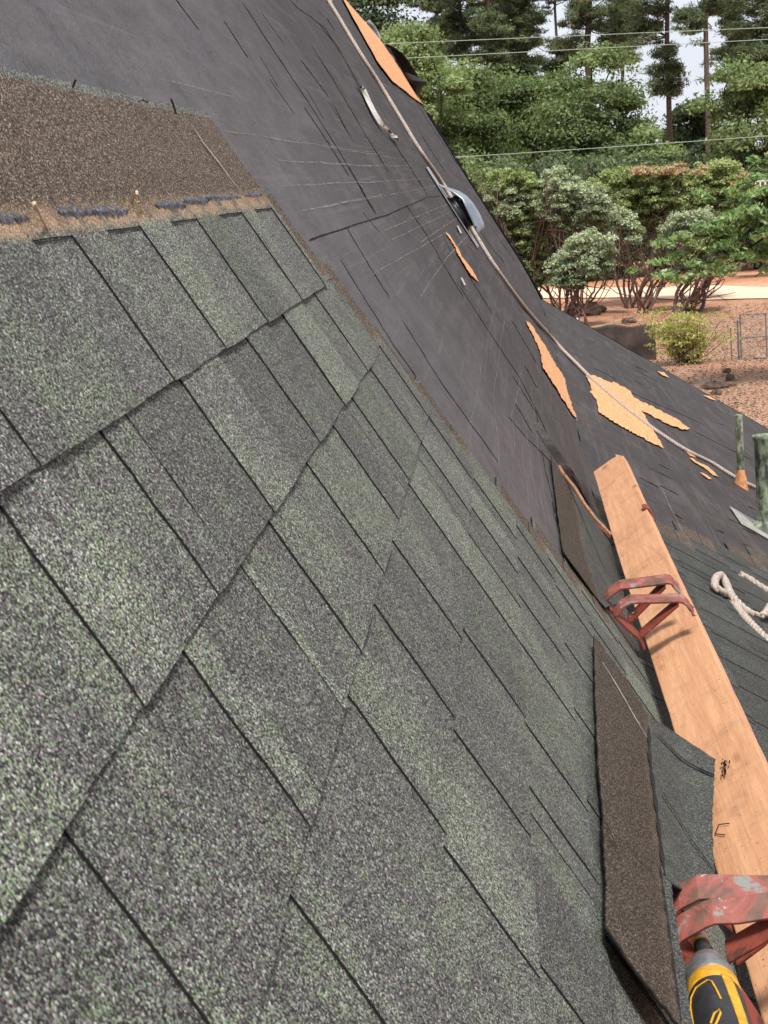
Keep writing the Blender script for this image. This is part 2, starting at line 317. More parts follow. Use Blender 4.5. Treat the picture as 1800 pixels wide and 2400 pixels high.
# ------------------------------------------------------------------ mesh helpers
class MB:
    def __init__(s): s.v = []; s.f = []; s.m = []; s.uv = {}; s.t = []; s.vuv = []
    def vert(s, p, uv=(0, 0), tone=(.5, .5, .5)): s.v.append(tuple(float(x) for x in p)); s.vuv.append(uv); s.t.append(tone); return len(s.v)-1
    def face(s, idx, mat=0): s.f.append(tuple(idx)); s.m.append(mat)
    def grid(s, fn, nu, nv, mat=0, tone=(.5, .5, .5), flip=False):
        ids = []
        for i in range(nu+1):
            for j in range(nv+1):
                p, uv = fn(i/nu, j/nv); ids.append(s.vert(p, uv, tone))
        for i in range(nu):
            for j in range(nv):
                a = ids[i*(nv+1)+j]; b = ids[(i+1)*(nv+1)+j]; c = b+1; d = a+1
                s.face((a, d, c, b) if flip else (a, b, c, d), mat)
        return ids
    def tube(s, pts, rads, n=8, mat=0, caps=True):
        pts = [Vector(tuple(float(c) for c in p)) for p in pts]; 
        if not hasattr(rads, '__len__'): rads = [rads]*len(pts)
        t0 = (pts[1]-pts[0]).normalized(); up = Vector((0, 0, 1)) if abs(t0.z) < .9 else Vector((1, 0, 0)); u = t0.cross(up).normalized(); rings = []
        for i, p in enumerate(pts):
            t = (pts[min(i+1, len(pts)-1)]-pts[max(i-1, 0)]).normalized(); u = (u-t*u.dot(t)).normalized(); w = t.cross(u)
            rings.append([s.vert(p+(u*math.cos(2*math.pi*k/n)+w*math.sin(2*math.pi*k/n))*rads[i]) for k in range(n)])
        for a, b in zip(rings, rings[1:]):
            for k in range(n): s.face((a[k], a[(k+1) % n], b[(k+1) % n], b[k]), mat)
        if caps: s.face(rings[0][::-1], mat); s.face(rings[-1], mat)
    def prism(s, loop, off, mat=0):
        a = [s.vert(p) for p in loop]; b = [s.vert(np.array(p)+np.array(off)) for p in loop]; n = len(loop)
        tri = tessellate_polygon([[Vector(tuple(float(c) for c in p)) for p in loop]])
        for t in tri: s.face([a[k] for k in t], mat); s.face([b[k] for k in t[::-1]], mat)
        for k in range(n): s.face((a[k], a[(k+1) % n], b[(k+1) % n], b[k]), mat)
    def box(s, c, sz, mat=0, R=None):
        P = []
        for x in (-.5, .5):
            for y in (-.5, .5):
                for z in (-.5, .5):
                    q = Vector((x*sz[0], y*sz[1], z*sz[2]))
                    if R: q = R @ q
                    P.append(s.vert(Vector(tuple(float(k) for k in c))+q))
        for f in ((0, 1, 3, 2), (4, 6, 7, 5), (0, 4, 5, 1), (2, 3, 7, 6), (0, 2, 6, 4), (1, 5, 7, 3)): s.face([P[k] for k in f], mat)
    def build(s, name, mats, parent=None, smooth=False, origin=None, bevel=0, fixn=True):
        me = bpy.data.meshes.new(name); o = bpy.data.objects.new(name, me); COL.objects.link(o)
        V = np.array(s.v); 
        if origin is not None: V = V-np.array(origin)
        me.from_pydata(V.tolist(), [], s.f)
        for m in (mats if isinstance(mats, (list, tuple)) else [mats]): me.materials.append(m)
        me.polygons.foreach_set('material_index', s.m)
        li = np.empty(len(me.loops), int); me.loops.foreach_get('vertex_index', li)
        ul = me.uv_layers.new(name='UVMap'); ul.data.foreach_set('uv', np.array(s.vuv)[li].ravel())
        ca = me.color_attributes.new('tone', 'FLOAT_COLOR', 'POINT'); ca.data.foreach_set('color', np.hstack([np.array(s.t), np.ones((len(s.t), 1))]).ravel())
        if smooth: me.polygons.foreach_set('use_smooth', [True]*len(s.f))
        me.update()
        if fixn:
            import bmesh
            bm = bmesh.new(); bm.from_mesh(me); bmesh.ops.recalc_face_normals(bm, faces=bm.faces); bm.to_mesh(me); bm.free()
        if bevel:
            md = o.modifiers.new('bevel', 'BEVEL'); md.width = bevel; md.segments = 2; md.limit_method = 'ANGLE'; md.angle_limit = .6
        if origin is not None: o.location = tuple(float(c) for c in origin)
        if parent is not None:
            o.parent = parent
            if origin is None: o.matrix_parent_inverse = Matrix.Translation(-Vector(parent.location)) if parent.type == 'EMPTY' else Matrix.Identity(4)
            else: o.location = Vector(o.location)-Vector(parent.location)
        return o
def tag(o, label=None, cat=None, group=None, kind=None):
    if label: o['label'] = label
    if cat: o['category'] = cat
    if group: o['group'] = group
    if kind: o['kind'] = kind
    return o
def empty(name, loc, label, cat, group=None):
    o = bpy.data.objects.new(name, None); COL.objects.link(o); o.location = tuple(float(c) for c in loc); o.empty_display_size = .1
    return tag(o, label, cat, group)
def poly_patch(mb, pts, mat=0, thick=.003):
    """thin sheet from a list of surface points (given with their normals)"""
    top = [mb.vert(p) for p, n in pts]; bot = [mb.vert(np.array(p)-np.array(n)*thick) for p, n in pts]; k = len(pts)
    for t in tessellate_polygon([[Vector(tuple(float(c) for c in p)) for p, n in pts]]): mb.face([top[i] for i in t], mat)
    for i in range(k): mb.face((top[i], top[(i+1) % k], bot[(i+1) % k], bot[i]), mat)
def jag(poly, amp=2., step=9):
    """ragged outline from straight polygon"""
    out = []
    for a, b in zip(poly, poly[1:]+poly[:1]):
        L = math.hypot(b[0]-a[0], b[1]-a[1]); n = max(1, int(L/step))
        for i in range(n):
            t = i/n; j = 0 if i == 0 else 1
            out.append((a[0]+(b[0]-a[0])*t+random.uniform(-amp, amp)*j, a[1]+(b[1]-a[1])*t+random.uniform(-amp, amp)*j))
    return out

# ------------------------------------------------------------------ ground, road
def gpt(x, y):                           # photo pixel -> point on the ground
    r = ray(x, y); k = -H/r[2]; return r*k+CAM
mb = MB()
def gz(X, Y):
    z = .10*math.sin(X*.21+1)*math.sin(Y*.17)+.05*math.sin(X*.9)*math.sin(Y*.7+2)
    return z*min(1, max(0, (Y-22)/10))
def gf(u, v):
    X = -60+u*150; Y = -20+v*160; return (X, Y, gz(X, Y)-.02), (X, Y)
mb.grid(gf, 150, 160)
g = mb.build('ground', GRND, smooth=True); tag(g, kind='structure')
mb = MB(); 
def gf2(u, v):
    X = -900+u*1800; Y = -300+v*1800; return (X, Y, -.6), (X, Y)
mb.grid(gf2, 4, 4); tag(mb.build('terrain', GRND), kind='structure')
mb = MB()
pa, pb = gpt(1290, 705), gpt(1790, 700); pc, pd = gpt(1290, 682), gpt(1790, 672)
def rf(u, v):
    a = pa+(pb-pa)*(u*5-2); b = pc+(pd-pc)*(u*5-2); p = a+(b-a)*v+np.array([0, .5*math.sin(u*31+v*3), 0]); return (p[0], p[1], gz(p[0], p[1])+.02+.03*math.sin(v*math.pi)), (u*30, v*4)
mb.grid(rf, 120, 6); tag(mb.build('road', ROAD, smooth=True), kind='structure')

# ------------------------------------------------------------------ house
house = empty('house', (0, 8, 0), 'brown house with a very steep roof half stripped to black felt underlayment and half shingled', 'house')
S0 = -3.2
# main slope
mb = MB()
ys = [-1, 0, 1, 2, 3, 4, 5, 6, 7, 8, 9, 10, 11, 12, 13, 14, 15, 16, 17, 18, YR]
def wave1(s, Y):
    return (.0022*math.sin(Y*3.1+s*2)+.0016*math.sin(Y*7.7+1.3*s)+.0012*math.sin(s*9+Y))*min(1, max(0, (Y-2.5)/2))
def W1w(s, Y, up=0.): return W1(s, Y, up+wave1(s, Y))
def wave2(t, Y): return .003*math.sin(Y*2.3+t)+.002*math.sin(Y*6+t*4)
def W2w(t, Y, up=0.): return W2(t, Y, up+wave2(t, Y))
def mainf(u, v):
    Y = -1+(YR+1)*v; s = S0+(sb(Y)-S0)*u
    return W1w(s, Y), (Y, s)
mb.grid(mainf, 80, 240)
def strip(mb, pts, w, fn, up, mat, tone=(.5, .5, .5), ridge=False):
    """thin ribbon in surface coordinates (s,Y): flat, or a lapped edge standing w high when ridge is set"""
    L = []
    for i, (s, Y) in enumerate(pts):
        a = pts[max(i-1, 0)]; b = pts[min(i+1, len(pts)-1)]; d = np.array([b[0]-a[0], b[1]-a[1]]); d /= np.linalg.norm(d)+1e-9
        ww = w*random.uniform(.55, 1.3)
        if i in (0, len(pts)-1): ww *= .25
        if ridge:
            L.append((mb.vert(fn(s, Y, up-.002), (Y, s), tone), mb.vert(fn(s, Y-.001, up+ww), (Y, s), tone), mb.vert(fn(s, Y+ww*2.5, up-.002), (Y, s), tone)))
        else:
            q = np.array([-d[1], d[0]])*ww/2
            L.append((mb.vert(fn(s+q[0], Y+q[1], up), (Y+q[1], s+q[0]), tone), mb.vert(fn(s-q[0], Y-q[1], up), (Y-q[1], s-q[0]), tone)))
    for a, b in zip(L, L[1:]):
        mb.face((a[0], b[0], b[1], a[1]), mat)
        if ridge: mb.face((a[1], b[1], b[2], a[2]), 0)
def interp_line(pp, hitf, n=14, wob=.0):
    out = []
    P = np.array(pp, float); seg = np.r_[0, np.cumsum(np.hypot(*np.diff(P, axis=0).T))]
    for t in np.linspace(0, seg[-1], n):
        x = np.interp(t, seg, P[:, 0])+random.uniform(-wob, wob); y = np.interp(t, seg, P[:, 1])+random.uniform(-wob, wob)*.3; out.append(hitf(x, y))
    return out
cracks = [  # dark slits and wrinkles of the felt, traced
 [Z1(1045, 15), Z1(1250, 330), Z1(1450, 640), Z1(1620, 930)],
 [Z1(1250, 0), Z1(1400, 120), Z1(1480, 250), Z1(1600, 480)], [Z1(970, 90), Z1(1070, 250)], [Z1(1300, 260), Z1(1420, 420)],
 [Z2(0, 180), Z2(100, 310), Z2(270, 600), Z2(450, 900), Z2(600, 1130), Z2(760, 1390)],
 [Z2(90, 730), Z2(200, 950)], [Z2(200, 1180), Z2(300, 1360), Z2(395, 1515)],
 [Z2(190, 1605), Z2(340, 1860), Z2(500, 2111)], [Z1(760, 0), Z1(860, 130)], [Z2(-60, 330), Z2(60, 520), Z2(200, 760), Z2(330, 980), Z2(480, 1220)], [Z2(-120, 760), Z2(0, 940), Z2(200, 1250)], [Z2(560, 520), Z2(760, 850), Z2(980, 1180)], [Z2(-100, 1760), Z2(60, 2010), Z2(120, 2100)], [Z4(0, 280), Z4(100, 450), Z4(160, 560)], [Z4(20, 820), Z4(130, 1010)], [Z2(600, 1450), Z2(740, 1660), Z2(860, 1870), Z2(1010, 2105)],
 [Z2(720, 960), Z2(890, 1220)], [Z2(50, 130), Z2(110, 220)], [Z2(1110, 1610), Z2(1300, 1860)],
 [FD(735, 560), FD(850, 745), FD(960, 900)], [FD(870, 690), FD(955, 830), FD(1075, 1000)], [FD(985, 610), FD(1120, 810), FD(1190, 960)],
 [FD(1010, 590), FD(1065, 680)], [FD(900, 820), FD(1010, 985), FD(1060, 1060)], [FD(1100, 900), FD(1190, 1000)],
 [Z4(0, 640), Z4(150, 880), Z4(170, 960)], [Z4(80, 570), Z4(160, 720)], [Z4(190, 1110), Z4(260, 1430), Z4(330, 1780)],
]
for c in cracks:
    ln = interp_line(c, hit1, 22, .8); strip(mb, ln, min(.0030, ln[0][1]*1.25/F), W1w, .0006, 1, ridge=True)
for c in [[Z2(-80, 1700), Z2(0, 1670), Z2(200, 1605), Z2(470, 1520), Z2(760, 1395), Z2(850, 1385)]]:
    strip(mb, interp_line(c, hit1, 90, .4), .0030, W1w, .0012, 1)
# ghost creases
for c in [[Z1(1160, 340), Z1(1270, 500)], [Z1(1130, 50), Z1(1230, 190)], [Z1(1420, 440), Z1(1530, 620)], [Z2(300, 1500), Z2(420, 1640)], [Z2(860, 1640), Z2(960, 1850)],
          [FD(660, 190), FD(700, 260)], [FD(560, 120), FD(600, 190)], [Z2(500, 520), Z2(620, 720)], [Z2(820, 880), Z2(900, 1010)], [Z2(380, 420), Z2(480, 600)], [Z4(300, 640), Z4(420, 880)], [Z2(1180, 1560), Z2(1380, 1850)]]:
    ln = interp_line(c, hit1, 10, .6); strip(mb, ln, ln[0][1]*.6/F, W1w, .0006, 1, ridge=True)
chalk = [[Z1(965, 570), Z1(1100, 585), Z1(1300, 620), Z1(1659, 665)], [Z1(1190, 695), Z1(1659, 722)], [Z1(1210, 805), Z1(1659, 785)], [Z1(1280, 918), Z1(1659, 838)],
 [Z1(720, 350), Z1(1000, 420)], [Z2(0, 1040), Z2(300, 1080), Z2(600, 1130)], [Z2(0, 1165), Z2(660, 1175)], [Z2(0, 1305), Z2(760, 1265)], [Z2(0, 1470), Z2(850, 1310)], [Z2(430, 1640), Z2(930, 1430)],
 [Z2(500, 1700), Z2(960, 1480)], [Z2(700, 1720), Z2(1000, 1520)], [Z2(330, 1960), Z2(900, 1640)], [Z2(860, 1860), Z2(1060, 1640)], [Z2(700, 2105), Z2(880, 1840), Z2(1050, 1660)],
 [Z4(20, 1130), Z4(0, 900), Z4(60, 600)], [Z4(60, 1060), Z4(100, 1480)], [Z4(90, 960), Z4(160, 1530)], [Z4(150, 1000), Z4(240, 1640)], [Z4(120, 700), Z4(150, 1000)], [FD(985, 1040), FD(1060, 700), FD(1090, 560)], [FD(1075, 1010), FD(1065, 860), FD(1100, 600)]]
for c in chalk:
    ln = interp_line(c, hit1, 26, .5); strip(mb, ln, 1.25*min(ln[0][1], ln[-1][1])/F*2.2, W1w, .0022, 2)
for (x, y, r) in [(718, 288, 4), (545, 268, 3), (540, 275, 2), (450, 116, 3), (474, 255, 2), (372, 90, 2), (725, 300, 2), (230, 40, 2), (800, 350, 2), (640, 170, 1.5), (880, 510, 3), (940, 730, 1.5), (1010, 640, 2), (1065, 600, 2)]:
    s, Y = hit1(*FD(x, y)); k = 9; c0 = mb.vert(W1(s, Y, .0055)); rr = r*Y/F*1.1
    ring = [mb.vert(W1(s+rr*math.sin(a)*random.uniform(.6, 1.2), Y+rr*3.*math.cos(a)*random.uniform(.6, 1.2), .005)) for a in [2*math.pi*i/k for i in range(k)]]
    for i in range(k): mb.face((c0, ring[i], ring[(i+1) % k]), 1)
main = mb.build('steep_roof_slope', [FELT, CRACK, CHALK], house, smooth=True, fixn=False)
tag(main, 'steep roof slope covered in dark felt with long slits and chalk lines')
# lower slope
mb = MB(); T2 = 5.2
def lowf(u, v):
    Y = -1+(YR+1)*v; t = T2*u**1.3; k = min(1, t/.35)
    return W2w(t, Y), (Y, t+4)
mb.grid(lowf, 60, 200)
W2s = W2w
lowcr = []
for i in range(34):
    x = random.uniform(1330, 1790); y = random.uniform(760, 1290)
    if (y-705) < (x-1264)*.56+25 or y > 1120+(x-1450)*.3+60: continue
    L = random.uniform(8, 60)
    lowcr.append([(x, y), (x+L, y+L*.5)])
lowcr += [[Z4(330, 690), Z4(360, 710)], [Z4(780, 590), Z4(940, 680)], [Z4(820, 1300), Z4(950, 1370)], [Z4(1060, 1540), Z4(1110, 1565)], [Z4(1320, 1640), Z4(1370, 1660)], [Z4(1310, 1780), Z4(1350, 1820)], [Z4(1340, 1790), Z4(1370, 1820)], [Z4(1490, 1730), Z4(1530, 1750)], [Z4(750, 740), Z4(1250, 960)], [Z4(1180, 1000), Z4(1560, 1190)]]
for c in lowcr: strip(mb, interp_line(c, hit2, 10, .5), .0028, W2s, .0006, 1, ridge=True)
for c in [[Z4(960, 1370), Z4(1190, 1830)], [Z4(900, 900), Z4(1500, 1500)]]: strip(mb, interp_line(c, hit2, 16, .7), .006, W2s, .007, 2)
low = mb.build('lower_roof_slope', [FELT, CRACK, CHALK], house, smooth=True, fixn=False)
tag(low, 'shallower lower roof slope in dark felt with torn patches')
# exposed sheathing patches
def patch(poly, hitf, W, N, up=.009, amp=1.6, label=None, mat=PLY, th=.002):
    mb = MB(); P = jag(poly, amp*.9, 4); pts = []
    for p in P:
        s, Y = hitf(*p); Y = min(Y, YR-.02); pts.append((W(s, Y, up), N))
    poly_patch(mb, pts, 0, th)
    o = mb.build('exposed_sheathing', mat, main if W is W1 else low)
    if label: tag(o, label)
    return o
patch([Z4(*p) for p in [(80, 280), (110, 300), (190, 420), (290, 590), (335, 660), (345, 720), (385, 850), (430, 945), (390, 900), (190, 580), (185, 510), (130, 380)]], hit1, W1, N1)
def patch2(pl, **k): return patch([Z4(*p) for p in pl], hit2, W2, N2, **k)
patch2([(475, 640), (530, 642), (640, 690), (655, 682), (760, 740), (785, 785), (1060, 920), (1150, 990), (1105, 992), (990, 950), (835, 868), (880, 945), (980, 1115), (900, 1078), (700, 970), (562, 885), (545, 800), (500, 748), (512, 740), (500, 690)])
patch2([(940, 612), (985, 622), (1015, 655), (975, 640)], amp=.6)
patch2([(1120, 1132), (1160, 1150), (1190, 1175), (1150, 1162)], amp=.5)
patch2([(1148, 1178), (1172, 1182), (1190, 1200), (1262, 1232), (1300, 1265), (1335, 1300), (1300, 1290), (1240, 1238), (1190, 1212)], amp=.8)
patch2([(1215, 1272), (1250, 1285), (1290, 1312), (1270, 1315)], amp=.5)
patch2([(1235, 768), (1280, 775), (1330, 805), (1290, 795)], amp=.5)
patch([Z2(*p) for p in [(880, 1650), (905, 1668), (975, 1780), (985, 1810), (1060, 1905), (1112, 2000), (1060, 1955), (960, 1795), (950, 1760)]], hit1, W1, N1, amp=.5)
patch([Z2(*p) for p in [(960, 1600), (970, 1605), (992, 1650), (985, 1655)]], hit1, W1, N1, amp=.2, mat=GLUE)
patch([Z2(*p) for p in [(985, 1970), (995, 1975), (1018, 2025), (1010, 2022)]], hit1, W1, N1, amp=.2, mat=GLUE)
# rake strip of bare sheathing
mb = MB(); rkL = [Z2(120, -60), Z2(150, 0), Z2(270, 220), Z2(400, 450), Z2(500, 580), Z2(580, 640), Z2(660, 705)]
A = []; 
for i, p in enumerate(np.linspace(0, 1, 40)):
    x = np.interp(p, np.linspace(0, 1, len(rkL)), [q[0] for q in rkL]); y = np.interp(p, np.linspace(0, 1, len(rkL)), [q[1] for q in rkL])
    s, Y = hit1(x+random.uniform(-1, 1), y); A.append((s, min(Y, YR-.05)))
LL = [(mb.vert(W1(s, Y, .016)), mb.vert(W1(s+(YR-Y)*.0, YR-.0, .016)), mb.vert(W1(s, YR, -.02))) for s, Y in A]
for a, b in zip(LL, LL[1:]): mb.face((a[0], b[0], b[1], a[1])); mb.face((a[1], b[1], b[2], a[2]))
tag(mb.build('exposed_sheathing', PLY, main, fixn=False), 'long orange strip of bare sheathing at the far rake')
# rake edges: sheathing edge and ragged felt
mb = MB(); 
def edge(fn, s0, s1, n, mat, d0, w0, off=0):
    L = []
    for i in range(n+1):
        s = s0+(s1-s0)*i/n; q = w0*(.3+1.2*random.random()) if off else 0
        L.append((mb.vert(fn(s, YR, .006+q*.2)+np.array([0, off, 0])), mb.vert(fn(s, YR, -d0-(q if off else 0))+np.array([0, off+q*.3, 0]))))
    for a, b in zip(L, L[1:]): mb.face((a[0], b[0], b[1], a[1]), mat)
edge(W1, S0, sb(YR), 60, 0, .03, 0); edge(W2, 0, T2, 60, 0, .03, 0)
mb.build('rake_board', CRACK, house, fixn=False)
mb = MB(); L = []
for i in range(171):
    s = -.95+(sb(YR)+.95)*i/170; w = abs(math.sin(i*.31))*.02+random.random()**3*.055+.006
    a = W1(s, YR-.03, .010); b = W1(s, YR+.01, .012+w*.55)+np.array([0, w*.5, 0]); c = W1(s, YR+.02, -.02)
    L.append([mb.vert(a), mb.vert(b), mb.vert(c)])
for a, b in zip(L, L[1:]): mb.face((a[0], b[0], b[1], a[1])); mb.face((a[1], b[1], b[2], a[2]))
tag(mb.build('ragged_felt_edge', CRACK, house, fixn=False), 'ragged black felt edge hanging along the far rake')
# ridge, back slope and walls (out of frame)
mb = MB(); rt = W1(S0, -1); re = W1(S0, YR)
mb.prism([rt, re, re+np.array([-6.2*.55, 0, -5.0]), rt+np.array([-6.2*.55, 0, -5.0])], (-.05, 0, -.03)); mb.build('back_roof_slope', FELT, house)
e0 = W2(T2, -1); e1 = W2(T2, YR); b0 = W1(S0, -1); mb = MB()
gl = [W1(S0, YR-.1, -.05), W1(0, YR-.1, -.05), W2(0, YR-.1, -.05), W2(T2-.5, YR-.1, -.05), np.array([W2(T2-.5, 0)[0], YR-.1, -.1]), np.array([b0[0]-3.2, YR-.1, -.1]), np.array([b0[0]-3.2, YR-.1, 2.9])]
mb.prism(gl, (0, -.12, 0)); mb.prism([p-np.array([0, YR+.7, 0]) for p in gl], (0, -.12, 0))
mb.box((W2(T2-.5, 0)[0], 9, .6), (.12, 19, 1.6)); mb.box((b0[0]-3.2, 9, 1.4), (.12, 19, 3.)); mb.build('wall', WALLM, house)

# shingles, laid course by course up the slope
EX = .1435
def hgt(sk, s): return .0035+.0115*(1-(sk-s)/.34)
teeth = {0: [.36, .70, 1.05, 1.512, 1.806, 2.147, 2.53, 2.87], 1: [.25, .60, .955, 1.225, 1.546, 1.97, 2.304, 2.733, 3.12], 2: [.42, .775, 1.09, 1.155, 1.525, 1.85, 2.15, 2.43, 2.80, 3.10],
         3: [.3, .68, .992, 1.405, 1.725, 2.04, 2.43, 2.83, 3.15], 4: [.55, .98, 1.39, 1.712, 2.12, 2.47, 2.93, 3.22], 5: [.6, 1.0, 1.44, 1.887, 2.12, 2.50, 2.79, 3.11, 3.40],
         6: [.8, 1.25, 1.75, 2.19, 2.60, 2.99, 3.425, 3.62], 7: [1.0, 1.5, 2.01, 2.35, 2.7, 3.05, 3.3, 3.6, 3.85], 8: [1.2, 1.6, 2.0, 2.4, 2.8, 3.2, 3.6, 3.95]}
ends = {0: 2.91, 1: 3.06, 2: 3.2, 3: 3.32, 4: 3.45, 5: 3.52, 6: 3.72, 7: 3.9, 8: 4.1}
cutw = {(0, 1.512): .136, (0, 1.806): .157, (0, 2.147): .174, (0, 2.53): .211, (0, 2.87): .203}
def make_shingle(k, y0, y1, tl, Wf, butt, mats, par, lo=False, seed=0):
    r = random.Random(seed); mb = MB(); ph = r.random()*6; lift = r.uniform(0, .0015)
    curl = .011 if (k == 0 and y0 < 1.0) else 0
    cy = r.uniform(0, 1)
    def top(s, Y, extra=0):
        q = max(0, 1-(butt-s)/.10)
        return hgt(butt, s)+lift+.0005*math.sin(Y*4+ph)+curl*max(0, 1.25-Y)/1.25*q*q*2.0+.0003*q*math.sin(Y*11+ph*2)+extra
    def slab(ya, yb, s0, s1, ex, th, tone, ns=6, tooth=False):
        ny = max(2, int((yb-ya)/.05)); P = {}
        wl = [r.uniform(-.0022, .0022) for _ in range(ns+1)]; wr = [r.uniform(-.0022, .0022) for _ in range(ns+1)]
        wb = [r.uniform(-.0006, .0006) for _ in range(ny+1)]
        for i in range(ny+1):
            for j in range(ns+1):
                Y = ya+(yb-ya)*i/ny; s = s0+(s1-s0)*j/ns
                if i == 0: Y += wl[j]
                if i == ny: Y += wr[j]
                if j == ns: s += wb[i]
                if j in (0, ns) and i in (0, ny): s += (.001 if j == 0 else -.0008)*tooth
                ex2 = ex*(1-.40*max(0, 1-(butt-s)/.03)) if tooth else ex
                P[i, j] = mb.vert(Wf(s, Y, top(s, Y, ex2)), (Y, s-butt), tone); P[i, j, 1] = mb.vert(Wf(s, Y, top(s, Y, ex)-th), (Y, s-butt), tone)
        for i in range(ny):
            for j in range(ns): mb.face((P[i, j], P[i+1, j], P[i+1, j+1], P[i, j+1]), 0)
        for i in range(ny):
            mb.face((P[i, ns], P[i+1, ns], P[i+1, ns, 1], P[i, ns, 1]), 1); mb.face((P[i, 0], P[i+1, 0], P[i+1, 0, 1], P[i, 0, 1]), 1)
        for j in range(ns):
            mb.face((P[0, j], P[0, j+1], P[0, j+1, 1], P[0, j, 1]), 1); mb.face((P[ny, j], P[ny, j+1], P[ny, j+1, 1], P[ny, j, 1]), 1)
    zf = 1. if (k == 0 and not lo) else 0.; gk = .25 if lo else 1.
    bt = (.55 if zf else r.uniform(.30, .5), r.uniform(.1, .6)*gk, zf)
    slab(y0, y1, butt-.335, butt-.0005, 0, .0035, bt, 14)
    # raised tab layer: band above the cutouts and one tab per tooth
    for a, b in tl:
        a = max(a, y0+.001); b = min(b, y1-.001)
        if b-a > .02: slab(a, b, butt-EX-.013, butt+.0008, .0021, .0021, (r.uniform(.24, .70), r.uniform(0, 1.)*gk, zf), 6, True)
    slab(y0+.0005, y1-.0005, butt-EX-.075, butt-EX-.0065, .0017, .0017, (.5, .4*gk, zf), 4)
    if k == 0 and not lo:
        ye = [a for a, b in tl]+[y1]
        for (a, b), nx in zip(tl, ye[1:]):
            if b > y0 and nx <= y1 and nx-b > .05:
                strip(mb, [(butt-EX-.0035, b+(nx-b)*q/8) for q in range(9)], .0017, lambda s, Y, up: Wf(s, Y, top(s, Y, up)), .0012, 1)
    return mb.build('shingle', mats, par, smooth=False, fixn=False)
cnt = 0
for k in range(9):
    sk = -.006+EX*k; yl = ends[k]; T = sorted(teeth[k]); joints = [yl]; y = yl
    r = random.Random(k+40)
    while y > .45: y -= 1.0 if y < yl else r.uniform(.6, 1.0); joints.append(max(y, .18))
    tb = []
    for i, t in enumerate(T):
        nx = T[i+1] if i+1 < len(T) else yl+.3
        cw = cutw.get((k, nx), (nx-t)*r.uniform(.38, .55)) if nx-t > .1 else .0
        tb.append((t, nx-cw))
    if k == 0: joints = [yl, 1.03, .18]
    for b, a in zip(joints, joints[1:]):
        if b-a < .05: continue
        make_shingle(k, a+.0012, b-.0012, tb, W1, sk, [SH, ASPH], house, seed=k*31+int(a*10)); cnt += 1
# seal strip dabs and brown crease on the exposed top course
for (xa, xb, yc, hh) in [(-60, 120, 945, 50), (250, 400, 915, 60), (385, 550, 912, 55), (670, 800, 885, 34), (790, 900, 868, 34), (880, 1035, 852, 32), (1060, 1130, 842, 18)]:
    mb = MB(); pa_ = hit1(*Z1(xa, yc+(xb-xa)*.02), .012); pb_ = hit1(*Z1(xb, yc), .012); n = 46; top_ = []; bot_ = []
    for i in range(n+1):
        u = i/n; s = pa_[0]+(pb_[0]-pa_[0])*u; Y = pa_[1]+(pb_[1]-pa_[1])*u; w = .0105*(math.sin(math.pi*u)**.35+.05)*random.uniform(.45, 1.2)
        hh_ = hgt(-.006, s)+.0034
        top_.append(mb.vert(W1(s-w, Y, hh_-.0025))); bot_.append((mb.vert(W1(s+random.uniform(-.002, .002), Y, hh_+random.uniform(0, .002))), mb.vert(W1(s+w, Y, hh_-.0025))))
    for i in range(n): mb.face((top_[i], top_[i+1], bot_[i+1][0], bot_[i][0])); mb.face((bot_[i][0], bot_[i+1][0], bot_[i+1][1], bot_[i][1]))
    mb.build('seal_strip', ADH, house, fixn=False)
mb = MB(); strip(mb, [(lambda q: (q[0], q[1]))(hit1(*Z1(*p), .010)) for p in [(830, 535), (880, 620), (940, 700), (1000, 790), (1050, 850)]], .006, lambda s, Y, up: W1(s, Y, hgt(-.006, s)+.0045), 0, 0)
mb.build('scratch_mark', NAILB, house, fixn=False)

# lower slope: old dark shingles
r = random.Random(5)
bnd = [hit2(*FD(x, y)) for x, y in [(1390, 1165), (1500, 1190), (1659, 1240)]]
kk = 0
for k in range(26):
    tk = .02+EX*k; yend = float(np.interp(tk, [b[0] for b in bnd], [b[1] for b in bnd])) if tk < bnd[-1][0] else bnd[-1][1]+(tk-bnd[-1][0])*(bnd[-1][1]-bnd[-2][1])/(bnd[-1][0]-bnd[-2][0])
    yend += (k % 3)*.12-.1
    if tk > 1.6: break
    tt = []; y = yend-.1
    while y > 1.6: w = r.uniform(.13, .2); tt.append((y-w, y)); y -= w+r.uniform(.1, .2)
    joints = [yend]; y = yend-r.uniform(.3, 1)
    while y > 1.8: joints.append(y); y -= 1.0
    joints.append(1.6)
    for b, a in zip(joints, joints[1:]):
        if b-a > .05 and kk < 60: make_shingle(k, a+.001, b-.001, tt, W2, tk, [SHD, ASPH], house, lo=True, seed=900+kk); kk += 1
print('shingles', cnt, kk)

# ------------------------------------------------------------------ vent on the main slope
vs0, vY0 = hit1(*Z2(750, 1190)); vs1, _ = hit1(*Z2(1090, 1740)); VY = 10.8
vent = empty('roof_vent', W1((vs0+vs1)/2, VY), 'blue grey metal hood vent on galvanized flange beside the long rope', 'vent')
pm = 1162.
mb = MB(); ra, rb = -.0+vs0, vs0+.556
mb.prism([W1(ra, VY-.16, .014), W1(rb, VY-.16, .014), W1(rb, VY+.17, .014), W1(ra, VY+.17, .014)], -N1*.004); mb.build('flange', GALV, vent)
mb = MB(); cs_ = vs0+.33
ringp = lambda sc, R, up: [W1(sc+R*math.cos(a)*1.25, VY+R*math.sin(a), up) for a in [2*math.pi*i/28 for i in range(28)]]
R0 = [[mb.vert(p) for p in ringp(cs_, rr, u)] for rr, u in ((.098, .014), (.084, .03), (.082, .045), (.086, .048), (.082, .052), (.082, .085))]
for a, b in zip(R0, R0[1:]):
    for i in range(28): mb.face((a[i], a[(i+1) % 28], b[(i+1) % 28], b[i]))
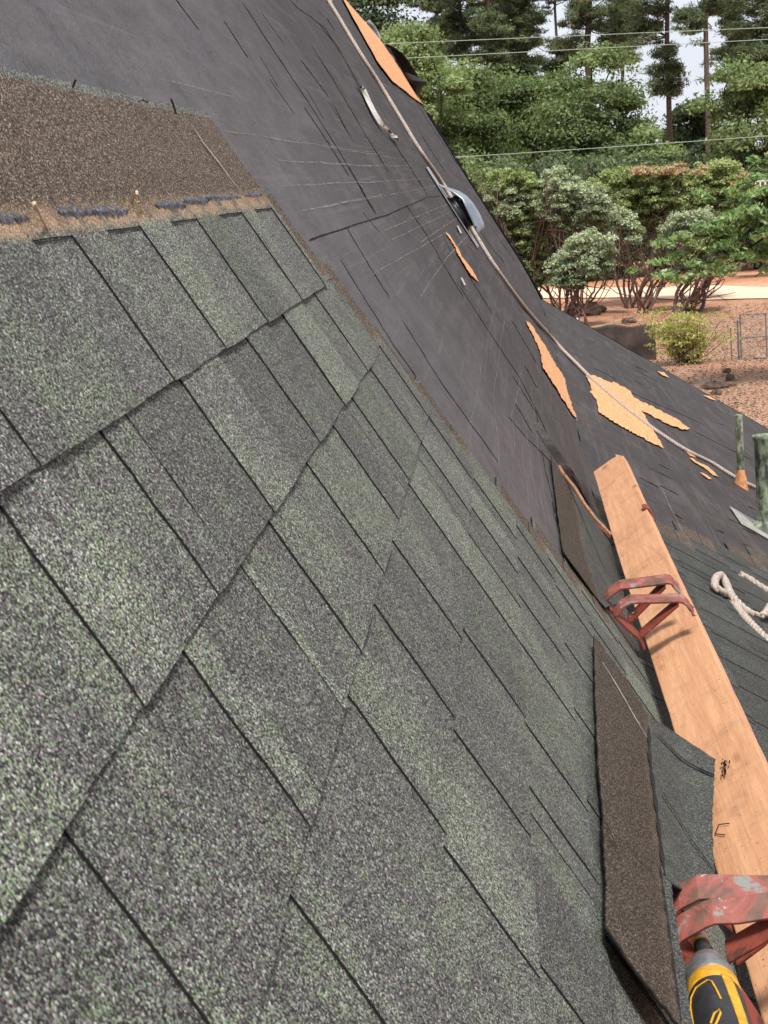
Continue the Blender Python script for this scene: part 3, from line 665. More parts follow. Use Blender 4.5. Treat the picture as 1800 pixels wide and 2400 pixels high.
mb.face(R0[-1]); mb.build('collar', DARKM, vent, smooth=True)
mb = MB()
prof = [(.125, .022), (.17, .055), (.22, .095), (.27, .118), (.33, .127), (.40, .125), (.455, .117), (.478, .106), (.486, .088), (.484, .060)]
def hood(u, v):
    i = u*(len(prof)-1); s = np.interp(i, range(len(prof)), [p[0] for p in prof]); up = np.interp(i, range(len(prof)), [p[1] for p in prof])
    a = (v-.5)*2; hw = .135*min(1, .45+u*1.4); 
    k = abs(a)**4; rim = max(.018, np.interp(s, [.125, .20, .27, .48], [.018, .062, .088, .058]))
    return W1(vs0+s, VY+hw*a, up-(up-rim)*k*min(1, 1)), (u, v)
mb.grid(hood, 36, 24)
hood_o = mb.build('hood', HOOD, vent, smooth=True, fixn=False); hood_o.modifiers.new('solid', 'SOLIDIFY').thickness = .004
for u_, a_ in ((.30, .265), (.78, .45)):
    mb = MB(); p = W1(vs0+a_, VY-.136, .075 if u_ < .5 else .066); mb.tube([p, p+np.array([0, -.006, 0])], .006, 8); mb.build('rivet', DARKM, hood_o)

# ------------------------------------------------------------------ ropes
def rope_obj(name, pts, R, mat, label, pitch=.055, group=None, sub=8):
    P = [Vector(tuple(float(c) for c in p)) for p in pts]
    # resample by Catmull-Rom
    Q = []
    for i in range(len(P)-1):
        a = P[max(i-1, 0)]; b = P[i]; c = P[i+1]; d = P[min(i+2, len(P)-1)]; n = max(2, int((c-b).length/(pitch/sub)))
        for k in range(n):
            t = k/n; Q.append(.5*((2*b)+(c-a)*t+(2*a-5*b+4*c-d)*t*t+(3*b-a-3*c+d)*t**3))
    Q.append(P[-1]); mb = MB(); t = (Q[1]-Q[0]).normalized(); u = t.cross(Vector((0, 0, 1))).normalized(); fr = []; L = 0
    for i, p in enumerate(Q):
        t = (Q[min(i+1, len(Q)-1)]-Q[max(i-1, 0)]).normalized(); u = (u-t*u.dot(t)).normalized(); w = t.cross(u)
        if i: L += (p-Q[i-1]).length
        fr.append((p, u.copy(), w.copy(), L))
    for st in range(3):
        pp = []
        for p, u, w, L in fr:
            a = 2*math.pi*(L/pitch/1+st/3); pp.append(p+(u*math.cos(a)+w*math.sin(a))*R*.5)
        mb.tube(pp, R*.56, 6)
    o = mb.build(name, mat, None, smooth=True, origin=pts[0], fixn=False); return tag(o, label, 'rope', group)
def srf(x, y, up):
    s, Y = hit1(x, y, up)
    if s < sb(min(Y, YR)) and 0 < Y <= YR: return W1(s, Y, up)
    t, Y = hit2(x, y, up); return W2(t, min(Y, YR), up)
rp_px = [Z2(0, -110), Z2(60, 0), Z2(150, 150), Z2(300, 400), Z2(440, 620), Z2(580, 850), Z2(720, 1080), Z2(860, 1290), Z2(960, 1450), Z2(1060, 1600), Z2(1110, 1680), Z2(1250, 1900), Z2(1400, 2111)]
rope_pts = []
for p in rp_px:
    s, Y = hit1(p[0], p[1], .016); 
    if p[1] > 400 and p[1] < 570: Y += .10
    rope_pts.append((s, Y))
rw = [W1(s, Y, .016) for s, Y in rope_pts]
ds_, dY_ = rope_pts[0][0]-rope_pts[1][0], rope_pts[0][1]-rope_pts[1][1]
kx = (S0+.05-rope_pts[0][0])/ds_; rw = [W1(S0+.05, rope_pts[0][1]+.4*kx*dY_, .016)]+rw
rw += [srf(*Z4(*p), .016) for p in [(130, 250), (230, 360), (330, 470), (420, 560), (500, 640), (570, 700), (640, 762), (740, 845), (850, 930), (960, 1010), (1130, 1120), (1300, 1205), (1430, 1285), (1530, 1340), (1650, 1395)]]
rope_obj('rope', rw, .0125, ROPE, 'long twisted rope running down the felt past the hood vent to the pipes')
r2 = lambda *pp: [srf(*Z5(*p), .016) for p in pp]
rope_obj('rope', r2((1480, 960), (1540, 990), (1600, 1030), (1680, 1080), (1760, 1140)), .0145, ROPEW, 'short end of white rope pointing right above the looped white rope', .07)
cp = [srf(*Z5(*p), u) for p, u in [((1800, 1480), .016), ((1659, 1385), .016), ((1560, 1290), .016), ((1480, 1200), .016), ((1410, 1110), .017), ((1360, 1070), .03), ((1318, 1040), .035), ((1320, 985), .04), ((1355, 965), .035), ((1385, 1010), .03), ((1420, 1090), .03), ((1500, 1180), .02), ((1580, 1225), .018), ((1640, 1215), .04), ((1680, 1160), .045), ((1720, 1210), .03), ((1690, 1260), .02), ((1760, 1330), .016)]]
rope_obj('rope', cp, .0145, ROPEW, 'thick white rope doubled into a loop on the dark lower shingles', .07)

# ------------------------------------------------------------------ plank
PZ = 1.14; plank = empty('plank', (.36, 4.3, H-PZ), 'long pale fir plank laid level along the roof with a black staple and smear', 'plank')
xl = lambda Y: PZ*(.2525+.0016*(Y-2.4)); zr = .9375*PZ; xr = lambda Y: zr*(.3885-.0016*(Y-2))
mb = MB(); YF = PZ/.1669
loop = []
for Y in (YF,):
    pass
ny = 60; nx = 6; V = {}
dl = np.array([.52, 0, -.85])*.036
for i in range(ny+1):
    Y = 1.45+(YF-1.45)*i/ny
    for j in range(nx+1):
        u = j/nx; ylim = Y-(.22*(u-.82)/.18 if (i == ny and u > .82) else 0)
        p = np.array([xl(Y)*(1-u)+xr(Y)*u, ylim, H-PZ*(1-u)-zr*u])+np.array([.002*math.sin(Y*2.1), 0, .003*math.sin(Y*1.3)])
        if j in (0, nx) and random.random() < .3: p += np.array([random.uniform(-.0012, .0012), 0, 0])
        V[i, j] = mb.vert(p); V[i, j, 1] = mb.vert(p+dl)
for i in range(ny):
    for j in range(nx): mb.face((V[i, j], V[i+1, j], V[i+1, j+1], V[i, j+1])); mb.face((V[i, j, 1], V[i, j+1, 1], V[i+1, j+1, 1], V[i+1, j, 1]))
    for j in (0, nx): mb.face((V[i, j], V[i+1, j], V[i+1, j, 1], V[i, j, 1]))
for j in range(nx):
    for i in (0, ny): mb.face((V[i, j], V[i, j+1], V[i, j+1, 1], V[i, j, 1]))
mb.build('board', PLANK, plank, bevel=.003)
PN = np.array([-.52, 0, .85]); PR0 = np.array([0, 0, H-PZ])
def onplank(x, y, up=.002):
    r = ray(x, y); o = np.array([PZ*.254, 0, H-PZ]); k = ((o+PN*up-CAM) @ PN)/(r @ PN); return r*k+CAM
# black smear and little marks belong to the board
mb = MB()
for cx, cy, w_, h_, n_ in [(1350, 900, 30, 60, 26), (1345, 870, 45, 12, 10)]:
    for i in range(n_):
        a = random.gauss(0, .35); b = random.uniform(-.5, .5); c = ZB(cx+a*w_-b*14, cy+b*h_*1.9); q = random.uniform(.8, 3.2); k = 6
        c0 = mb.vert(onplank(c[0], c[1], .0042)); ring = [mb.vert(onplank(c[0]+q*math.cos(t)*.7, c[1]+q*1.6*math.sin(t), .004)) for t in [2*math.pi*i/k+random.random()*.5 for i in range(k)]]
        for i in range(k): mb.face((c0, ring[i], ring[(i+1) % k]))
for i in range(70):
    y = random.uniform(1600, 2390); x = random.uniform(1555+(y-1640)*.30, min(1800, 1710+(y-1640)*.46)); q = random.uniform(.4, 1.3)
    ring = [mb.vert(onplank(x+q*math.cos(t), y+q*math.sin(t), .004)) for t in (0, 1.05, 2.1, 3.14, 4.2, 5.2)]; mb.face(ring)
tag(mb.build('tar_smear', CRACK, bpy.data.objects['board'], fixn=False), kind='stuff')
mb = MB(); mb.tube([onplank(*ZB(*p), .0014) for p in [(1385, 1295), (1310, 1305), (1285, 1370), (1355, 1378)]], .0011, 6)
so = mb.build('staple', NAIL, origin=None); tag(so, 'black open wire staple lying on the plank below the tar smear', 'staple')

# ------------------------------------------------------------------ roof brackets
def ribbon(mb, pts, wv, th, mat=0):
    """bent flat bar: pts are centre points, wv width vector, th thickness (away from the camera side)"""
    P = [np.array(p, float) for p in pts]; wv = np.array(wv, float); L = []
    for i, p in enumerate(P):
        t = P[min(i+1, len(P)-1)]-P[max(i-1, 0)]; nn = np.cross(t, wv); nn /= np.linalg.norm(nn)+1e-9
        if nn[2] < 0 and abs(nn[2]) > .1: nn = -nn
        L.append([mb.vert(p-wv/2), mb.vert(p+wv/2), mb.vert(p+wv/2-nn*th), mb.vert(p-wv/2-nn*th)])
    for a, b in zip(L, L[1:]):
        for k in range(4): mb.face((a[k], a[(k+1) % 4], b[(k+1) % 4], b[k]), mat)
    mb.face(L[0], mat); mb.face(L[-1], mat)
def bracket(label, arm, brace, base, Y, wv, th=.006, yb=None, group='red roof brackets'):
    A = [at(*p[:2], Y+(p[2] if len(p) > 2 else 0)) for p in arm]
    br = empty('roof_bracket', A[0], label, 'bracket', group)
    mb = MB(); ribbon(mb, A, wv, th); mb.build('platform_arm', RED, br, bevel=.0012)
    mb = MB(); ribbon(mb, [at(*p[:2], Y+(p[2] if len(p) > 2 else 0)) for p in brace], np.array(wv)*.9, th); mb.build('brace', REDD, br, bevel=.0012)
    mb = MB(); ribbon(mb, [at(*p[:2], Y+(p[2] if len(p) > 2 else 0)) for p in base], np.array(wv)*.95, th); mb.build('base_strap', REDD, br, bevel=.0012)
    return br
q = Z5
bracket('farther of two red roof brackets lying across the middle of the plank',
        [q(592, 1112), q(625, 1070), q(700, 1020), (*q(860, 1000),), q(1000, 982), q(1030, 985), q(1060, 1020), q(1085, 1045), q(1095, 1080)],
        [q(985, 1012), q(870, 1130), q(748, 1250)], [q(592, 1112), q(640, 1160), q(748, 1262), q(800, 1330)], 4.25, (0, -.040, -.013))
bracket('nearer of two red roof brackets lying across the middle of the plank',
        [q(665, 1200), q(700, 1150), q(765, 1112), q(900, 1110), q(1060, 1105), q(1100, 1108), q(1135, 1130), q(1160, 1165), q(1165, 1200)],
        [q(1070, 1130), q(950, 1235), q(828, 1340)], [q(665, 1200), q(745, 1280), q(828, 1350), q(862, 1420)], 4.12, (0, -.036, -.011))
q = Z6
bracket('worn red and teal roof bracket behind the drill, rear one of the touching pair',
        [q(905, 560), q(960, 500), q(1110, 425), q(1180, 420), q(1659, 430), q(1950, 425), q(2050, 470), q(2100, 600)],
        [q(1900, 520), q(1600, 800), q(1400, 950)], [q(905, 560), q(960, 660), q(1150, 900), q(1330, 1150)], 2.22, (0, -.027, -.023))
bracket('worn red and teal roof bracket whose strap covers the drill bit',
        [q(915, 795), q(980, 740), q(1155, 640), q(1230, 612), q(1420, 606), q(1659, 568), q(1950, 540), q(2060, 590), q(2110, 740)],
        [q(1860, 560), q(1600, 775), q(1330, 930)], [q(915, 795), q(1010, 930), q(1250, 1130), q(1460, 1290), q(1640, 1560)], 2.12, (0, -.026, -.023))
# bracket that really carries the plank, only its hook tip shows
hk = onplank(*Z5(860, 520), .006)
bk = empty('roof_bracket', hk, 'small rusty bracket hook gripping the right edge of the plank near its far end', 'bracket', 'red roof brackets')
mb = MB(); Yk = hk[1]; c_ = lambda x, y: at(*Z5(x, y), Yk)
ribbon(mb, [c_(842, 518), c_(862, 512), c_(888, 520)], (0, -.05, -.004), .005); ribbon(mb, [c_(888, 520), c_(905, 550), c_(925, 592)], (0, -.05, -.004), .005); mb.build('hook', REDD, bk, bevel=.001)
mb = MB(); pl = np.array([xl(Yk), Yk, H-PZ])+dl*1.25; prr = np.array([xr(Yk), Yk, H-zr])+dl*1.25; ribbon(mb, [pl-np.array([.02, 0, .0]), prr], (0, -.03, 0), .005)
ribbon(mb, [W1(.9, Yk, .02), W1(1.1, Yk, .02), pl], (0, -.03, 0), .004); mb.build('platform_arm', REDD, bk)
bk2 = empty('roof_bracket', (pl[0], 2.6, pl[2]), 'hidden rusty bracket arm beneath the near part of the plank', 'bracket', 'red roof brackets')
mb = MB(); ribbon(mb, [W1(.95, 2.6, .02), W1(1.1, 2.6, .02), np.array([pl[0], 2.6, pl[2]]), np.array([prr[0], 2.6, prr[2]])], (0, -.03, 0), .004); mb.build('platform_arm', REDD, bk2)

# ------------------------------------------------------------------ loose shingles lifted over the change of pitch
def loose(name, st, cols, mats, label, th=.0035, slots=(), lf=1., onp=True, seal=None, crease=None):
    """st: list of stations (Y-independent pixels): each [(px,py,Y,v)...] left to right; v is the distance from the butt"""
    mb = MB(); rows = []
    n = 46
    K = len(st)
    lift = [.030, .040, .045, .050, .055]
    st2 = []
    for row in st:
        nr = []
        for j, (x, y, Y, v) in enumerate(row):
            s_, Yh = hit1(x, y, lift[min(j, 4)]*lf)
            if s_ < 1.15 and 0 < Yh < Y+.6: Yn = min(Y, Yh)
            else: Yn = Y
            yp_ = onplank(x, y, .006)[1]
            pxy = onplank(x, y, .006)
            if onp and pxy[0] > PZ*.25 and yp_ > 0: Yn = min(Yn, yp_)
            nr.append((x, y, Yn, v))
        st2.append(nr)
    st = st2
    def samp(u, j, comp):
        return float(np.interp(u*(K-1), range(K), [s[j][comp] for s in st]))
    J = len(st[0]); nj = 26
    for i in range(n+1):
        u = i/n; pts = [np.array(at(samp(u, j, 0), samp(u, j, 1), samp(u, j, 2))) for j in range(J)]; vs = [samp(u, j, 3) for j in range(J)]
        row = []
        for jj in range(nj+1):
            w = jj/nj*(J-1); a = min(int(w), J-2); f = w-a
            p0 = pts[max(a-1, 0)]; p1 = pts[a]; p2 = pts[a+1]; p3 = pts[min(a+2, J-1)]
            p = .5*((2*p1)+(p2-p0)*f+(2*p0-5*p1+4*p2-p3)*f*f+(3*p1-p0-3*p2+p3)*f**3)*.4+.6*(p1*(1-f)+p2*f)
            v = vs[a]*(1-f)+vs[a+1]*f
            if i in (0, n) or jj in (0, nj): p = p+np.array([random.uniform(-.001, .001), random.uniform(-.003, .003), 0])
            row.append((p, v))
        rows.append(row)
    ids = [[mb.vert(p, (p[1], max(v, -.312)), (.08, .15, 0)) for p, v in r_] for r_ in rows]; idb = [[mb.vert(p+np.array([-.6, 0, -.8])*th, (p[1], v), (.42, .35, 0)) for p, v in r_] for r_ in rows]
    for i in range(n):
        for j in range(nj): mb.face((ids[i][j], ids[i][j+1], ids[i+1][j+1], ids[i+1][j]), 0); mb.face((idb[i][j], idb[i+1][j], idb[i+1][j+1], idb[i][j+1]), 1)
    for i in range(n): mb.face((ids[i][0], ids[i+1][0], idb[i+1][0], idb[i][0]), 1); mb.face((ids[i][nj], ids[i+1][nj], idb[i+1][nj], idb[i][nj]), 1)
    for j in range(nj): mb.face((ids[0][j], ids[0][j+1], idb[0][j+1], idb[0][j]), 1); mb.face((ids[n][j], ids[n][j+1], idb[n][j+1], idb[n][j]), 1)
    def P(u, w):
        i = min(int(u*n), n-1); fi = u*n-i; j = min(int(w*nj), nj-1); fj = w*nj-j
        g = lambda a, b: np.array(rows[a][b][0])
        return (g(i, j)*(1-fi)+g(i+1, j)*fi)*(1-fj)+(g(i, j+1)*(1-fi)+g(i+1, j+1)*fi)*fj
    e = empty(name, rows[n//2][nj//2][0], label, 'shingle', 'loose shingles bent over the change of pitch')
    mb.build('sheet', mats, e, smooth=True, fixn=False)
    if slots:
        mb = MB()
        for (ua, wa, ub, wb, wd_) in slots:
            prev = None; N_ = 12
            for i in range(N_+1):
                f = i/N_; u = ua+(ub-ua)*f; w = wa+(wb-wa)*f; d = np.array([ub-ua, wb-wa]); 
                a = P(min(max(u, 0), 1), min(w, 1))+np.array([.0022, 0, .0040]); t = P(min(max(u+.001, 0), .999), min(w, 1)); 
                off = np.array([0, 1., -.05])*wd_/2*(random.uniform(.7, 1.2))
                cur = (mb.vert(a-off), mb.vert(a+off))
                if prev: mb.face((prev[0], cur[0], cur[1], prev[1]))
                prev = cur
            mb.build('cutout_edge', CRACK, e, fixn=False); mb = MB()
    if crease:
        mb = MB(); prev = None
        for i in range(30):
            f = i/29; u = crease[0][0]+(crease[1][0]-crease[0][0])*f; w = crease[0][1]+(crease[1][1]-crease[0][1])*f**.8; hw = random.uniform(.001, .0028)
            a = P(u, w)+np.array([.001, 0, .002]); cur = (mb.vert(a-np.array([hw/2, 0, -hw/2])), mb.vert(a+np.array([hw/2, 0, -hw/2])))
            if prev: mb.face((prev[0], cur[0], cur[1], prev[1]))
            prev = cur
        mb.build('crease', LEAD, e, fixn=False)
    if seal:
        mb = MB(); prev = None
        for i in range(40):
            u = seal[0]+(seal[1]-seal[0])*i/39; w = seal[2]+(seal[3]-seal[2])*i/39; hw = .007+.012*abs(math.sin(i*.5))**2+random.uniform(0, .004)
            if u > .999: u = .999
            cur = (mb.vert(P(u, w-hw)+np.array([.001, 0, .003])), mb.vert(P(u, w+hw*.7)+np.array([.001, 0, .003])))
            if prev: mb.face((prev[0], cur[0], cur[1], prev[1]))
            prev = cur
        mb.build('seal_strip', ADHD, e, fixn=False)
    return e, P
f_ = FD
# far one, far station first
loose('loose_shingle', [
    [(*f_(1283, 1372), 3.48, -.34), (*f_(1350, 1462), 3.46, -.25), (*f_(1403, 1545), 3.42, -.155), (*f_(1470, 1590), 3.36, -.08), (*f_(1545, 1640), 3.28, 0)],
    [(*f_(1287, 1500), 3.00, -.34), (*f_(1345, 1580), 2.98, -.25), (*f_(1405, 1640), 3.00, -.155), (*f_(1475, 1700), 3.0, -.08), (*f_(1542, 1700), 3.05, 0)],
    [(*f_(1292, 1640), 2.57, -.34), (*f_(1352, 1710), 2.56, -.25), (*f_(1420, 1760), 2.62, -.155), (*f_(1480, 1785), 2.7, -.08), (*f_(1538, 1775), 2.75, 0)],
    [(*f_(1306, 1790), 2.20, -.34), (*f_(1366, 1850), 2.22, -.25), (*f_(1436, 1900), 2.28, -.155), (*f_(1487, 1925), 2.33, -.08), (*f_(1546, 1915), 2.38, 0)]],
    0, [SH, ASPH], 'brown backed loose shingle bent upward with its green corner resting on the plank', slots=[(.12, .56, .22, .99, .014), (.52, .56, .93, .97, .014)], seal=(.12, .99, .49, .50), crease=((.10, .07), (.22, .52)))
loose('loose_shingle', [
    [(*f_(1302, 1775), 2.24, -.34), (*f_(1362, 1835), 2.26, -.25), (*f_(1426, 1870), 2.34, -.155), (*f_(1446, 1885), 2.38, -.14)],
    [(*f_(1310, 1900), 1.98, -.34), (*f_(1372, 1960), 2.0, -.25), (*f_(1442, 1990), 2.1, -.155), (*f_(1462, 2000), 2.12, -.14)],
    [(*f_(1308, 2000), 1.80, -.34), (*f_(1385, 2110), 1.82, -.25), (*f_(1470, 2215), 1.85, -.155), (*f_(1500, 2240), 1.86, -.14)]],
    0, [SH, ASPH], 'short brown loose shingle piece lying nearest the drill', slots=[(.02, .02, .16, .16, .012)], seal=(.0, .99, .66, .68))
loose('loose_shingle', [
    [(*f_(1190, 985), 6.15, -.34), (*f_(1205, 1010), 6.1, -.25), (*f_(1240, 1062), 6.0, -.155), (*f_(1290, 1110), 5.9, -.08), (*f_(1335, 1170), 5.8, 0)],
    [(*f_(1203, 1090), 5.3, -.34), (*f_(1230, 1125), 5.3, -.25), (*f_(1255, 1150), 5.3, -.155), (*f_(1300, 1200), 5.3, -.08), (*f_(1350, 1260), 5.3, 0)],
    [(*f_(1216, 1190), 4.70, -.34), (*f_(1245, 1230), 4.7, -.25), (*f_(1274, 1225), 4.8, -.155), (*f_(1310, 1255), 5.0, -.08), (*f_(1345, 1300), 5.0, 0)],
    [(*f_(1284, 1290), 4.28, -.34), (*f_(1290, 1293), 4.3, -.25), (*f_(1297, 1300), 4.35, -.155), (*f_(1302, 1305), 4.7, -.08), (*f_(1308, 1312), 4.7, 0)]],
    0, [SH, ASPH], 'farther brown backed loose shingle wedged behind the plank beside the torn felt edge', lf=.35, onp=False, slots=[(.1, .56, .30, .95, .009), (.35, .56, .6, .95, .009), (.6, .56, .85, .95, .009)])
# torn copper-brown felt edge beside it
mb = MB(); mb.tube([at(*Z4(x, y), Y) for x, y, Y in [(140, 960, 6.9), (170, 1010, 6.7), (215, 1100, 6.35), (260, 1150, 6.1), (330, 1270, 5.7), (410, 1370, 5.4), (470, 1470, 5.2), (545, 1570, 4.95), (640, 1665, 4.75)]], [.012, .02, .016, .008, .006, .006, .006, .005, .004], 6)
cw_ = mb.build('curled_felt_strip', COPPER, smooth=True); tag(cw_, 'thin copper brown torn felt strip curling beside the far loose shingle', 'felt strip')
mb = MB()
def tf(u, v):
    x = np.interp(u, [0, .25, .6, 1], [140, 215, 330, 520]); y = np.interp(u, [0, .25, .6, 1], [955, 1090, 1270, 1560]); s, Y = hit1(*Z4(x-8, y)); return W1(s+v*(.02+.03*u), Y, .006+.035*v*(1-v)*2+.02*v*math.sin(u*3)), (Y, s)
mb.grid(tf, 20, 5); o = mb.build('torn_felt_flap', FELT, smooth=True, fixn=False); tag(o, 'dark felt flap lifting along the tear left of the plank end', 'felt flap')

# ------------------------------------------------------------------ vent pipes
def pipe(px, py, ptop, rad, label, flange, boot, tall_rust):
    t, Y = hit2(px, py); b = W2(t, Y); e = empty('vent_pipe', b, label, 'vent pipe', 'vent pipes on the lower slope')
    topz = (at(px, ptop, Y))[2]; mb = MB(); n = 26; hh = topz-b[2]
    prof_ = [(rad, -.05), (rad, hh*.45), (rad*1.02, hh*.93), (rad*1.18, hh*.97), (rad*1.2, hh), (rad*1.02, hh), (rad*.85, hh-.01), (rad*.8, hh*.6)]
    if not boot: prof_ = [(rad, -.05), (rad, hh*.5), (rad, hh-.004), (rad*.96, hh), (rad*.8, hh), (rad*.78, hh*.6)]
    R_ = [[mb.vert(b+np.array([r0*math.cos(a)-.0*z, r0*math.sin(a), z])) for a in [2*math.pi*i/n for i in range(n)]] for r0, z in prof_]
    for a, c in zip(R_, R_[1:]):
        for i in range(n): mb.face((a[i], a[(i+1) % n], c[(i+1) % n], c[i]))
    mb.face(R_[-1]); mb.build('pipe', PIPE, e, smooth=True)
    mb = MB(); cz = hh*.14 if boot else hh*.22; cm = [(rad*2.3, -.10), (rad*1.9, -.02), (rad*1.45, cz*.6), (rad*1.12, cz), (rad*1.04, cz+.012)]
    R_ = []
    for r0, z in cm:
        R_.append([mb.vert(b+np.array([r0*math.cos(a), r0*math.sin(a), (z if z > 0 else z*.3)-math.tan(PH)*r0*math.cos(a)*max(0, 1-max(z, 0)/cz)])) for a in [2*math.pi*i/n for i in range(n)]])
    for a, c in zip(R_, R_[1:]):
        for i in range(n): mb.face((a[i], a[(i+1) % n], c[(i+1) % n], c[i]))
    mb.build('collar', RUST if tall_rust else PIPE, e, smooth=True)
    if flange:
        mb = MB(); mb.prism([W2(t-.20, Y-.26, .010), W2(t+.22, Y-.26, .012), W2(t+.22, Y+.26, .010), W2(t-.20, Y+.26, .012)], -N2*.003); mb.build('flashing', LEAD, e)
    return e
pipe(*Z4(1487, 1362), Z4(0, 888)[1], .023, 'slim weathered green vent pipe with rust orange collar', False, False, True)
pipe(1800, 1255, Z4(0, 1020)[1], .052, 'stout mottled green vent pipe on square flashing at right', True, True, False)

# ------------------------------------------------------------------ drill
d0 = at(*Z6(1125, 800), 2.16); d1 = at(*Z6(1300, 1500), 1.93); ax = Vector(tuple(d1-d0)).normalized()
drill = empty('impact_driver', d0, 'black and yellow cordless driver standing against the near red bracket', 'drill')
Rz = ax.to_track_quat('Z', 'X').to_matrix(); Vd = Vector(tuple(d0))
LZ = (Vector(tuple(d1))-Vd).length
k = LZ/700.   # drill unit along the axis
def lathe(prof, n=40, sx=1., seg=None, sh=150):
    prof = [(r0, z+((sh+(60 if z > 200*k else (-10 if z < 120*k else 10)))*k if z > 70*k else (z > 30*k)*25*k)) for r0, z in prof]
    mb = MB(); R_ = []
    for r0, z in prof: R_.append([mb.vert(Vd+Rz @ Vector((r0*sx*math.cos(a), r0*math.sin(a), z))) for a in [2*math.pi*i/n for i in range(n)]])
    for a, c in zip(R_, R_[1:]):
        for i in range(n): mb.face((a[i], a[(i+1) % n], c[(i+1) % n], c[i]))
    mb.face(R_[0]); mb.face(R_[-1]); return mb
lathe([(.004, -.045), (.004, -.002), (.0075, 0), (.0085, .002), (.0085, 45*k), (.0100, 48*k), (.0100, 62*k)]).build('bit', CHROME, drill, smooth=True)
lathe([(.0106, 38*k), (.0106, 60*k)]).build('yellow_ring', YEL, drill, smooth=True)
lathe([(.0088, 58*k), (.0092, 85*k), (.012, 92*k)]).build('chuck', BLK, drill, smooth=True)
lathe([(.0115, 88*k), (.017, 94*k), (.0215, 110*k), (.0265, 150*k), (.0290, 190*k), (.0296, 225*k)]).build('nose_cone', GREYM, drill, smooth=True)
lathe([(.0297, 214*k), (.0312, 222*k), (.0318, 260*k), (.0322, 300*k), (.0310, 306*k)]).build('yellow_band', YEL, drill, smooth=True)
lathe([(.0305, 296*k), (.0322, 315*k), (.0335, 420*k), (.034, 560*k), (.033, 700*k), (.030, 820*k)]).build('motor_housing', BLK, drill, smooth=True); mh = bpy.data.objects['motor_housing']
# yellow trim raised on the housing
def onbody(a, z, rr=.0348): return Vd+Rz @ Vector((rr*math.cos(a), rr*math.sin(a), z+210*k))
vw = Rz.transposed() @ (Vector((0, 0, H))-Vd); a0 = math.atan2(vw.y, vw.x)
xs_ = (Rz.transposed() @ Vector((1, 0, 0))); ar = math.atan2(xs_.y, xs_.x)
sg = 1 if math.sin(ar-a0) > 0 else -1
def trim(path, r_=.0013):
    mb = MB(); mb.tube([onbody(a0+sg*a, z*k, float(np.interp(z, [300, 420, 560, 700], [.0326, .0341, .0346, .0337]))) for a, z in path], r_, 6); return mb
trim([(-1.15, 560), (-1.1, 420), (-.95, 370), (-.6, 350), (-.1, 345), (.02, 360), (.10, 420), (.18, 500)], .0013).build('yellow_trim', YEL, mh, smooth=True)
mb = MB()
def yp(u, v):
    a = .42+.42*v+.2*u; z = 300+u*420; return onbody(a0+sg*a, z*k, float(np.interp(z, [300, 420, 560, 720], [.0332, .0345, .0350, .0345]))), (u, v)
mb.grid(yp, 20, 6); mb.build('side_panel', YEL, mh, smooth=True, fixn=False).modifiers.new('s', 'SOLIDIFY').thickness = .0015
trim([(-.35, 640), (-.15, 590), (.05, 575), (.05, 600), (-.1, 640), (-.3, 680)], .0016).build('yellow_trim', YEL, mh, smooth=True)
mb = MB(); c_ = Vd+Rz @ Vector((0, 0, 560*k)); dn_ = Vector((.35, -.25, -1)).normalized()
mb.tube([c_, c_+dn_*.06, c_+dn_*.12], [.022, .019, .021], 14); mb.build('handle', BLK, drill, smooth=True)
mb = MB(); mb.box(c_+dn_*.14, (.075, .11, .045)); mb.build('battery', BLK, drill, bevel=.006)

# ------------------------------------------------------------------ nails, scraps on the roof
def nail(pts, label, mat=NAIL, r_=.0012, g='bent nails left in the top course'):
    P = []
    for (x, y, up) in pts: s, Y = hit1(*Z1(x, y), .012+up); P.append(W1(s, Y, .012+up))
    mb = MB(); mb.tube(P, r_, 7); mb.tube([P[-1], P[-1]+(P[-1]-P[-2])/np.linalg.norm(P[-1]-P[-2])*.0012], r_*1.3, 9)
    o = mb.build('nail', mat, origin=P[0], smooth=False); tag(o, label, 'nail', g)
nail([(205, 990, 0), (180, 945, .008), (148, 878, .02)], 'bent nail with dark shadowed shank, leftmost one above the seal line', NAILB)
nail([(572, 875, 0), (580, 850, .008), (590, 830, .014)], 'upright leg of the pale bent nails beside the middle seal dabs', NAILB)
nail([(592, 875, .001), (610, 868, .006), (592, 835, .014)], 'slanting pale nail crossing its neighbour by the middle seal dabs', NAILB)
nail([(315, 375, 0), (322, 355, .008), (328, 342, .012)], 'dark nail standing at the top edge, leftmost of three', NAIL)
nail([(600, 438, .0), (618, 432, .008), (636, 440, .006)], 'curled dark nail on the top edge, middle of three', NAIL)
nail([(760, 490, 0), (750, 455, .01), (738, 425, .014)], 'long dark nail at the top edge beside the course end', NAIL, .0016)
# strip of pale paper
mb = MB(); pp = [Z2(*p) for p in [(275, 620), (300, 640), (340, 730), (380, 810), (430, 890), (470, 930), (520, 970), (530, 990)]]; ws = [.03, .02, .03, .025, .035, .06, .10, .09]
L = []
for p, w in zip(pp, ws):
    s, Y = hit1(p[0], p[1], .012); L.append((mb.vert(W1(s-.01, Y-w*2.0, .012)), mb.vert(W1(s, Y, .03)), mb.vert(W1(s+.01, Y+w*2.0, .012))))
for a, b in zip(L, L[1:]): mb.face((a[0], b[0], b[1], a[1])); mb.face((a[1], b[1], b[2], a[2]))
o = mb.build('paper_strip', GLUE, smooth=True, fixn=False); tag(o, 'crumpled pale paper strip stuck to the felt left of the rope', 'paper strip')
